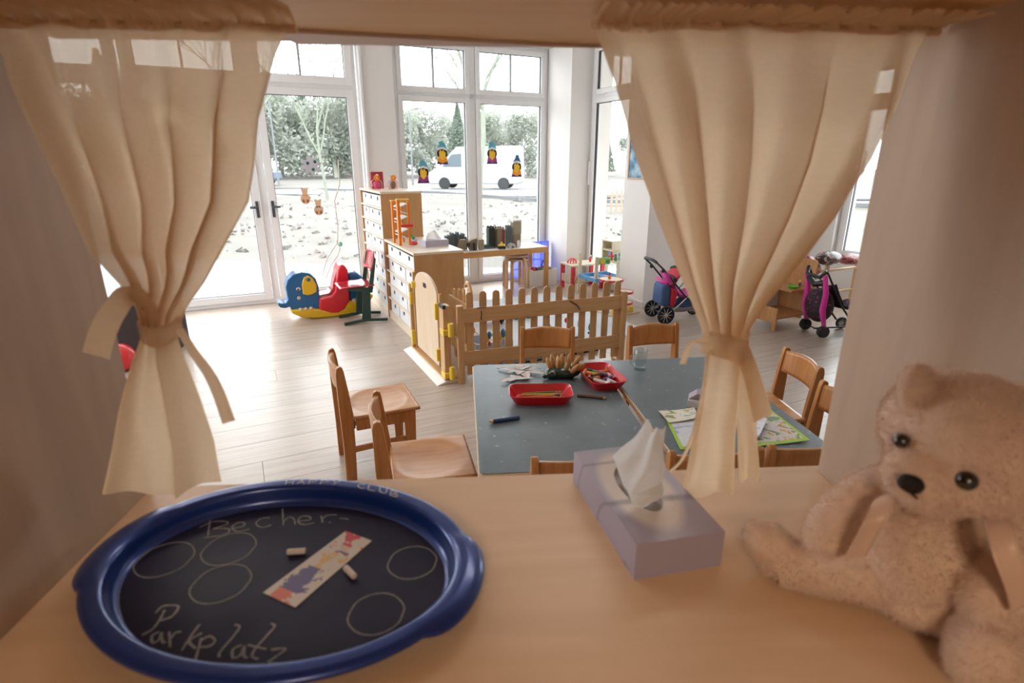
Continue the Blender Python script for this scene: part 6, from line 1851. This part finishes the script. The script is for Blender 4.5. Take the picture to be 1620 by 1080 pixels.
cur = [[bl(968, 722, .725), bl(972, 728, .70), bl(985, 765, .665), bl(994, 780, .655), bl(1002, 798, .65), bl(1022, 802, .655), bl(1040, 786, .67)],
       [bl(985, 706, .70), bl(980, 735, .675), bl(1000, 748, .655), bl(1000, 775, .64), bl(1024, 768, .635), bl(1044, 760, .645), bl(1052, 745, .665)],
       [bl(1005, 690, .69), bl(1000, 715, .665), bl(1014, 728, .65), bl(1020, 740, .63), bl(1036, 735, .625), bl(1047, 728, .635), bl(1050, 720, .65)],
       [bl(1020, 668, .68), bl(1018, 690, .665), bl(1024, 705, .65), bl(1030, 700, .635), bl(1040, 700, .63), bl(1050, 698, .64), bl(1048, 690, .655)],
       [bl(1024, 662, .68), bl(1030, 672, .668), bl(1032, 684, .655), bl(1038, 676, .645), bl(1042, 678, .64), bl(1052, 678, .645), bl(1053, 672, .655)]]
mb = MB(); mb.grid(lambda i, j: lerp_curve([lerp_curve(c_, i) for c_ in cur], j), 60, 40); mb.build('tissue', TISS, t, smooth=180)
cur2 = [[bl(1004, 770, .66), bl(1012, 765, .655), bl(1030, 762, .65), bl(1045, 758, .655)], [bl(998, 785, .645), bl(1012, 785, .635), bl(1030, 782, .63), bl(1050, 778, .645)], [bl(1002, 796, .635), bl(1012, 802, .632), bl(1030, 795, .63), bl(1042, 790, .64)]]
mb = MB(); mb.grid(lambda i, j: lerp_curve([lerp_curve(c_, i) for c_ in cur2], j), 24, 20); mb.build('tissue_fold', TISS, t, smooth=180)

# ================================================================== TEDDY BEAR
FURC = plain('teddy_plush', (.75, .55, .425), .95, noise_amt=.14, scale=60, sheen=.5, bump=.6)
FURM = plain('teddy_fur', (.79, .60, .475), .9, noise_amt=.16, scale=70, sheen=.4)
base = onz(1440, 985, CTZ)
base = Vector((.455, .52, CTZ))
t = thing('teddy_bear', 'beige plush teddy bear with satin ribbon sitting against the right booth wall', 'teddy bear', base, 0)
HC = onY(1532, 698, .50); HR = Vector((.080, .078, .066)); HM = Matrix.Rotation(R(24), 3, 'Y')


def hit(px, py, c, r, M):
    ro = Vector((0, 0, CAM_H)); rd = ray(px, py).normalized()
    Mi = M.inverted()
    a = Mi @ (ro - c); b = Mi @ rd
    a = Vector((a.x / r.x, a.y / r.y, a.z / r.z)); b = Vector((b.x / r.x, b.y / r.y, b.z / r.z))
    A, B, C_ = b.dot(b), 2 * a.dot(b), a.dot(a) - 1
    D = B * B - 4 * A * C_
    s_ = (-B - math.sqrt(max(D, 0))) / (2 * A)
    return ro + rd * s_


mb = MB()
TC_ = onY(1458, 880, .535)
mb.ball((TC_.x, TC_.y, 1.074), (.072, .066, .082), 32)
mb.ball((TC_.x + .012, TC_.y - .002, 1.03), (.078, .072, .036), 28)
mb.ball(HC, tuple(HR), 36, M=HM)
mb.ball((HC.x - .01, HC.y + .02, HC.z - .055), (.045, .045, .04), 20)
MZ = hit(1456, 752, HC, HR, HM); MZ = MZ + (MZ - HC) * .05
mb.ball(MZ, (.034, .030, .027), 24, M=HM)
cheek = hit(1500, 775, HC, HR, HM); mb.ball(cheek + (HC - cheek) * .35, (.045, .04, .035), 20)
ear = onY(1451, 615, .505)
mb.ball(ear, (.024, .013, .026), 20, M=Matrix.Rotation(R(-20), 3, 'Y') @ Matrix.Rotation(R(25), 3, 'Z'))
ear2 = HC + Vector((.058, .01, .035)); mb.ball(ear2, (.020, .013, .022), 20)
# arms and legs
mb.tube([onY(1425, 760, .535), onY(1385, 775, .53), onY(1345, 800, .52), onY(1318, 830, .515), onY(1307, 850, .51)], [.022, .024, .025, .026, .023], 16)
mb.ball(onY(1308, 846, .511), .0245, 18)
f1 = onY(1222, 878, .585)
mb.tube([Vector((TC_.x - .03, TC_.y - .01, 1.036)), onY(1345, 900, .545), onY(1290, 900, .56), onY(1235, 890, .58)], [.034, .033, .030, .029], 18)
mb.ball((f1.x + .0, f1.y, 1.034), (.026, .028, .036), 24, M=Matrix.Rotation(R(-18), 3, 'Y'))
mb.ball((f1.x - .016, f1.y + .003, 1.046), (.019, .024, .027), 20, M=Matrix.Rotation(R(-25), 3, 'Y'))
h2 = onY(1568, 945, .455)
mb.tube([onY(1600, 820, .50), onY(1600, 880, .475), onY(1585, 920, .46), h2], [.024, .027, .03, .030], 16)
mb.ball(h2, (.031, .028, .036), 20)
f2 = Vector((onY(1560, 1055, .42).x, .425, 1.034))
mb.tube([Vector((TC_.x + .035, TC_.y - .03, 1.035)), Vector((TC_.x + .03, .47, 1.034)), f2], [.034, .033, .032], 18)
mb.ball(f2, (.033, .028, .036), 24)
for k in range(len(mb.v)):
    v = mb.v[k]
    if v.x > .545: v.x = .545 + (v.x - .545) * .25
    v.x = min(v.x, .551)
    v.z = max(v.z, 1.001)
mb.v = [v - base for v in mb.v]
body = mb.build('body', FURC, t, smooth=180)
md = body.modifiers.new('join', 'REMESH'); md.mode = 'VOXEL'; md.voxel_size = .0028; md.use_smooth_shade = True
md = body.modifiers.new('smooth', 'SMOOTH'); md.factor = .6; md.iterations = 7
dg = bpy.context.evaluated_depsgraph_get()
em = bpy.data.meshes.new_from_object(body.evaluated_get(dg))
body.modifiers.clear(); body.data = em
em.materials.clear(); em.materials.append(FURC)
em.polygons.foreach_set('use_smooth', [True] * len(em.polygons))
nv = len(em.polygons)
cen = np.empty(nv * 3, dtype=np.float32); em.polygons.foreach_get('center', cen); cen = cen.reshape(-1, 3)
nor = np.empty(nv * 3, dtype=np.float32); em.polygons.foreach_get('normal', nor); nor = nor.reshape(-1, 3)
ar = np.empty(nv, dtype=np.float32); em.polygons.foreach_get('area', ar)
rg_ = np.random.default_rng(5)
NS = 60000
idx = rg_.choice(nv, NS, p=ar / ar.sum())
p0 = cen[idx] + rg_.normal(0, .0011, (NS, 3)); n0 = nor[idx]
comb = np.array([0, 0, -.45]) + rg_.normal(0, .38, (NS, 3))
d0 = n0 + comb - n0 * np.sum(n0 * comb, 1, keepdims=True) * .6
d0 /= np.linalg.norm(d0, axis=1, keepdims=True)
L0 = rg_.uniform(.0030, .0062, (NS, 1))
sd = np.cross(d0, rg_.normal(0, 1, (NS, 3))); sd /= np.linalg.norm(sd, axis=1, keepdims=True)
w0 = .00042
vv = np.empty((NS, 3, 3), dtype=np.float32)
vv[:, 0] = p0 - sd * w0 - n0 * .0006; vv[:, 1] = p0 + sd * w0 - n0 * .0006; vv[:, 2] = p0 + d0 * L0
vv[:, :, 2] = np.maximum(vv[:, :, 2], .0004)
me = bpy.data.meshes.new('fur')
me.vertices.add(NS * 3); me.vertices.foreach_set('co', vv.reshape(-1))
me.loops.add(NS * 3); me.loops.foreach_set('vertex_index', np.arange(NS * 3, dtype=np.int32))
me.polygons.add(NS); me.polygons.foreach_set('loop_start', np.arange(0, NS * 3, 3, dtype=np.int32)); me.polygons.foreach_set('loop_total', np.full(NS, 3, dtype=np.int32))
me.update(calc_edges=True); me.materials.append(FURM)
fo = bpy.data.objects.new('fur', me); C.objects.link(fo); fo.parent = t; fo['kind'] = 'stuff'
EYE = plain('teddy_eye_black', (.006, .006, .008), .08, coat=1.0)
THREAD = plain('black_thread', (.008, .007, .008), .7)
for (px, py, r_) in ((1431, 697, .0078), (1529, 757, .0092)):
    e_ = hit(px, py, HC, HR, HM)
    n__ = (e_ - HC).normalized()
    mb = MB(); mb.ball(e_ + n__ * .0035 - base, r_, 18); mb.build('eye', EYE, t, smooth=180)
nz_ = hit(1440, 764, MZ, Vector((.036, .032, .029)), HM) + Vector((0, -.002, 0))
mb = MB(); mb.ball(nz_ - base, (.0125, .007, .0088), 16, M=Matrix.Rotation(R(26), 3, 'Y')); mb.ball(nz_ + Vector((-.006, -.001, .003)) - base, (.008, .007, .008), 12); mb.build('nose', THREAD, t, smooth=180)
m1 = hit(1447, 785, MZ, Vector((.036, .032, .029)), HM)
mb = MB(); mb.tube([nz_ - base + Vector((0, -.002, -.008)), m1 - base + Vector((0, -.004, 0))], .0012, 6); mb.build('mouth', THREAD, t)
SAT = plain('satin_ribbon', (.72, .50, .38), .32, sheen=.3)


def ribbon(pts, w_):
    P = [onY(*p) - base for p in pts]
    mb = MB()
    mb.grid(lambda i, j: lerp_curve(P, j) + Vector(((i - .5) * w_ * .95, .003 * math.sin(i * 3), (i - .5) * w_ * .35)), 6, 24)
    return mb.build('ribbon', SAT, t, smooth=180, solid=.0008)


ribbon([(1403, 786, .478), (1393, 806, .466), (1382, 830, .458), (1365, 860, .462), (1352, 885, .468)], .024)
ribbon([(1572, 812, .462), (1582, 838, .442), (1595, 880, .425), (1612, 925, .42), (1622, 965, .42)], .024)
mb = MB(); mb.tube([Vector((HC.x - .02 + .045 * math.cos(a), HC.y + .012 + .05 * math.sin(a), HC.z - .068)) - base for a in (math.pi * k / 10 for k in range(0, 11))], .006, 8); mb.build('neck_ribbon', SAT, t, smooth=180)
